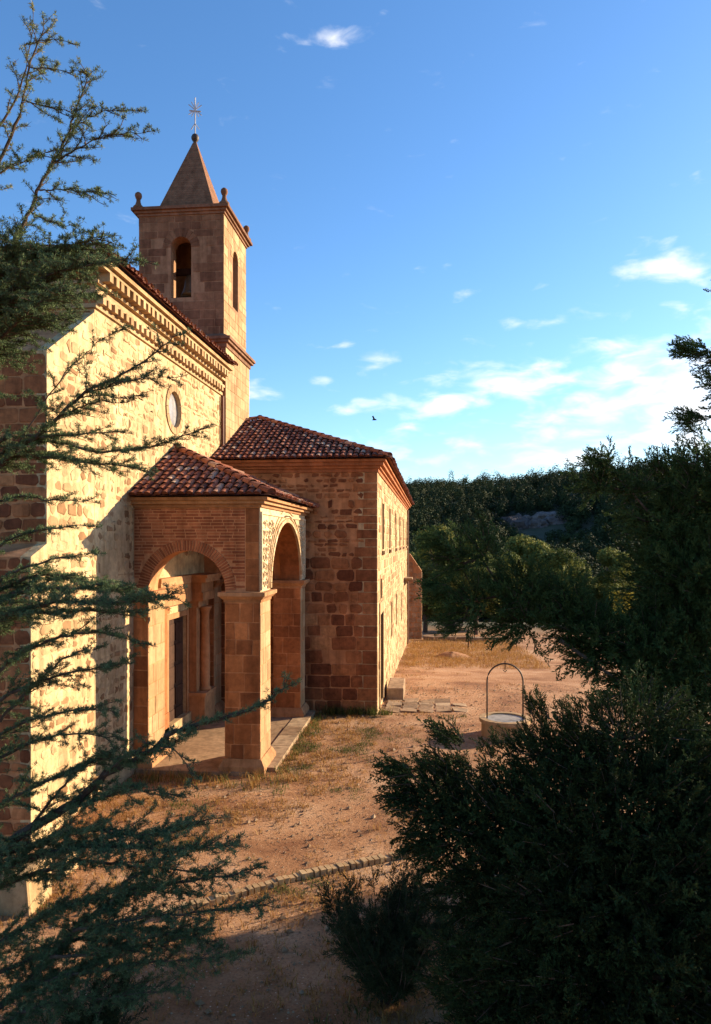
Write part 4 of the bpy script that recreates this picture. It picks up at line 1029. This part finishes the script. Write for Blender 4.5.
# =================================================================== DISTANT TREES
def crown_tree(name, base, h, r, m, nf, seed, pine=False):
    rr = random.Random(seed); t = bpy.data.objects.new(name, None); COL.objects.link(t); t.location = base
    tk = MB(); lf = NB()
    top = V((rr.uniform(-.3, .3), rr.uniform(-.3, .3), h*.8)); pts = [V((0, 0, -.5)), V((rr.uniform(-.2, .2), .1, h*.3)), top*.75, top]
    tk.tube(catmull(pts, 3), [.03*h*(1-.085*i) for i in range(10)], 7)
    cl = []
    for i in range(16):
        z = rr.uniform(.3, .95); k = math.sin(math.pi*min(1, (z-.12)/.95))**.7; a = rr.random()*6.28; q = r*k*rr.uniform(.25, .8)
        cl.append((V((q*math.cos(a), q*math.sin(a), h*z)), r*rr.uniform(.25, .45)))
    for c, q in cl:
        st = V((0, 0, c.z*.6)); tk.tube([st, st.lerp(c, .5)+V((0, 0, .2)), c], [.02*h*.5, .012*h*.5, .004*h], 5, .5, 0, False)
        tone = rr.gauss(.45, .15)
        q_, t_ = leaf_cloud(nf//16, (q, q, q*.85), (.06, .15), tone, .14); lf.quads(q_+np.array(c), t_)
    for o in (tk.build('trunk', M['bark'], smooth=True), lf.build('crown', m)): o.parent = t
    return t
def copy_tree(o):
    c = o.copy(); COL.objects.link(c)
    for ch in o.children:
        d = ch.copy(); COL.objects.link(d); d.parent = c
    return c
protos = [crown_tree('pine_tree', V((0, 0, -50)), 7, 2.6, M['pine_leaf'], 11000, s) for s in (1, 2, 3)]
# (u at trunk, distance, height factor, label)
TR = [(425, 64, .95, 'green pine tree immediately right of the end wall of the long building'), (452, 66, 1.0, 'rounded pine tree behind the far low wall, second from the building'),
      (476, 62, .85, 'shorter pine tree behind the wooden post at the end of the yard'), (502, 68, 1.1, 'pine tree behind the tips of the juniper sprays'), (436, 84, 1.5, 'tall pine tree rising behind the pine nearest the building'),
      (466, 92, 1.55, 'tall sunlit pine tree behind the far low wall'), (494, 88, 1.3, 'sunlit pine tree below the pale rock outcrop'), (524, 96, 1.6, 'broad sunlit pine tree below the rock outcrop, on its right'),
      (552, 90, 1.35, 'sunlit pine tree mostly behind the tall juniper tree'), (580, 100, 1.5, 'sunlit pine tree whose top shows over the juniper sprays'), (612, 96, 1.4, 'sunlit pine tree above the yellow bush'),
      (415, 100, 1.4, 'distant pine tree peeping out over the end wall of the building'), (640, 104, 1.5, 'pine tree on the slope right of the yellow bush'), (448, 110, 1.6, 'rearmost pine tree left of the rock outcrop'), (545, 112, 1.5, 'rearmost pine tree right of the rock outcrop')]
for i, (u, d, k, lb) in enumerate(TR):
    o = protos[i] if i < 3 else copy_tree(protos[i % 3])
    p = P(u, 541, d); o.location = (p.x, p.y, terrain(p.x, p.y)-.2); o.scale = (k*R.uniform(.95, 1.25),)*2+(k,); o.rotation_euler.z = R.random()*6.28
    tag(o, lb, 'tree', 'pine trees beyond the yard')
p = P(622, 541, 74); y_ = V((p.x, p.y, terrain(p.x, p.y)))
o = crown_tree('broom_bush', y_, 3.2, 2.0, M['yellow_leaf'], 1800, 9); tag(o, 'sunlit yellow bush showing through a gap in the dark junipers', 'bush')
# rock outcrop on the hillside
c = G(532, 524)
mb = MB()
for i in range(9):
    q = c+V((R.uniform(-9, 9), R.uniform(-4, 4), 0)); q.z = terrain(q.x, q.y); r = R.uniform(1.8, 3.8)
    bm = bmesh.new(); bmesh.ops.create_icosphere(bm, subdivisions=3, radius=1)
    vs = [q+V((v.co.x*r*1.4, v.co.y*r, v.co.z*r*.8))*1.0+v.co*noise.noise(v.co*1.7+q)*r*.6 for v in bm.verts]; bm.verts.index_update()
    mb.add(vs, [tuple(v.index for v in f.verts) for f in bm.faces], R.random()); bm.free()
M['rock'] = matte('grey pink rock', [(0, (.13, .10, .095)), (1, (.20, .16, .15))], ns=.6, vary=.5, bump=.8, bscale=1.5, bdist=.4)
tag(mb.build('rock_outcrop', M['rock']), 'pale grey pink rock outcrop on the dark wooded hillside', 'rock')
# the wood on the hill
mb = NB(); rr = random.Random(5); cnt = 0
while cnt < 3600:
    y = rr.uniform(118, 372); x = rr.uniform(-.12, .62)*y+rr.uniform(-12, 14)
    if abs(x-c.x) < 9 and -20 < y-c.y < 5: continue
    z = terrain(x, y); h = rr.uniform(4, 8.5); r = rr.uniform(1.5, 3.0); h *= .55 if abs(x-c.x) < 13 and -45 < y-c.y < 0 else 1; tone = rr.gauss(.42, .15)+.5*noise.noise(V((x*.02, y*.02, 7))); cnt += 1
    if rr.random() < .10 and y > 300: h *= rr.uniform(1.3, 1.7)
    q_, t_ = leaf_cloud(250, (r, r, h*.45), (.2, .42), tone, .10, .3); mb.quads(q_+np.array((x, y, z+h*.55)), t_)
tag(mb.build('wooded_hillside', M['forest_leaf']), 'dark evergreen wood covering the far hillside', 'wood', kind='stuff')
# =================================================================== LIGHT, SKY, CAMERA
SUN_EL = rad(16.6); saz = rad(33)        # towards +X, turned 30 deg to +Y
sd = V((math.cos(saz)*math.cos(SUN_EL), math.sin(saz)*math.cos(SUN_EL), math.sin(SUN_EL)))
sl = bpy.data.lights.new('sun', 'SUN'); sl.energy = 5.0; sl.angle = rad(.5); sl.color = (1.0, .79, .52)
so = bpy.data.objects.new('sun', sl); COL.objects.link(so); so.rotation_euler = sd.to_track_quat('Z', 'Y').to_euler()
wd = bpy.data.worlds.new('World'); scene.world = wd; wd.use_nodes = True; nt = wd.node_tree
bg = nt.nodes['Background']
sky = nt.nodes.new('ShaderNodeTexSky'); sky.sky_type = 'NISHITA'; sky.sun_disc = False; sky.sun_elevation = SUN_EL; sky.sun_rotation = math.pi/2-saz
sky.air_density = 1.0; sky.dust_density = .4; sky.ozone_density = 2.5
tcn = nt.nodes.new('ShaderNodeTexCoord'); sx = nt.nodes.new('ShaderNodeSeparateXYZ'); nt.links.new(tcn.outputs['Generated'], sx.inputs[0])
def mth(op, a, b=None, c=None, clamp=False):
    n = nt.nodes.new('ShaderNodeMath'); n.operation = op; n.use_clamp = clamp
    for i, v in enumerate((a, b, c)):
        if v is None: continue
        if hasattr(v, 'is_output'): nt.links.new(v, n.inputs[i])
        else: n.inputs[i].default_value = v
    return n.outputs[0]
az = mth('ARCTAN2', sx.outputs['X'], sx.outputs['Y']); el = mth('ARCSINE', sx.outputs['Z'])
def dirof(u, v):
    p = P(u, v, 1)-V((0, 0, EYE)); return math.atan2(p.x, p.y), math.atan2(p.z, math.hypot(p.x, p.y))
CL = [(520,380,80,24,1.0),(430,404,75,14,1.0),(480,404,40,10,.8),(380,358,32,10,.7),(322,381,14,6,.8),(262,388,26,12,.9),(345,410,24,8,.7),(640,385,75,50,1.0),(690,400,70,60,1.1),(600,420,130,26,.75),(560,440,140,20,.6),
      (628,272,20,12,.75),(672,268,36,18,.9),(520,322,38,7,.6),(475,292,26,6,.45),(325,36,34,12,.6),(280,52,22,8,.3),(670,238,24,8,.5),(430,452,120,22,.62),(400,430,30,8,.6),(590,455,110,18,.8),(460,362,22,7,.6),(345,345,12,5,.6),(800,330,90,80,1.0),(900,380,150,60,1.0),(120,400,80,20,.7),(-100,350,120,30,.7)]
acc = None
for (u, v, wu, wv, s_) in CL:
    a0, e0_ = dirof(u, v)
    dx = mth('DIVIDE', mth('SUBTRACT', az, a0), wu/F); dy = mth('DIVIDE', mth('SUBTRACT', el, e0_), wv/F)
    q = mth('ADD', mth('MULTIPLY', dx, dx), mth('MULTIPLY', dy, dy))
    g = mth('MULTIPLY', mth('POWER', 2.718, mth('MULTIPLY', q, -.9)), s_)
    acc = g if acc is None else mth('MAXIMUM', acc, g)
cv = nt.nodes.new('ShaderNodeCombineXYZ'); nt.links.new(mth('MULTIPLY', az, 1.0), cv.inputs[0]); nt.links.new(mth('MULTIPLY', el, 2.6), cv.inputs[1])
nz = N(nt, 'ShaderNodeTexNoise', Scale=17.0, Detail=9.0, Roughness=.52, Distortion=.35); nt.links.new(cv.outputs[0], nz.inputs['Vector'])
cl = mth('ADD', mth('MULTIPLY', acc, .62), mth('MULTIPLY', mth('SUBTRACT', nz.outputs['Fac'], .5), 1.5))
mrn = N(nt, 'ShaderNodeMapRange', interpolation_type='SMOOTHSTEP'); nt.links.new(cl, mrn.inputs[0]); mrn.inputs[1].default_value = .2; mrn.inputs[2].default_value = .88
hs = nt.nodes.new('ShaderNodeHueSaturation'); hs.inputs['Saturation'].default_value = 1.10; nt.links.new(mix(nt, sky.outputs[0], (.86, .965, 1.10), 1.0, 'MULTIPLY'), hs.inputs['Color'])
mc = mix(nt, hs.outputs[0], (5.6, 5.5, 5.4), mth('MULTIPLY', mrn.outputs[0], .9))
nt.links.new(mc, bg.inputs['Color']); bg.inputs['Strength'].default_value = .094
cam = bpy.data.cameras.new('camera'); co = bpy.data.objects.new('camera', cam); COL.objects.link(co)
cam.sensor_fit = 'VERTICAL'; cam.sensor_height = 24; cam.lens = F/1024*24; cam.shift_y = (HV-512)/1024
co.location = (0, 0, EYE); co.rotation_euler = (rad(90), 0, YAW); cam.clip_start = .1; cam.clip_end = 6000
scene.camera = co
vs = scene.view_settings; vs.view_transform = 'Standard'; vs.look = 'None'; vs.exposure = 1.42; vs.gamma = 1; vs.use_curve_mapping = False
scene.render.engine = 'CYCLES'; scene.cycles.max_bounces = 6; scene.cycles.diffuse_bounces = 4; scene.cycles.use_denoising = True
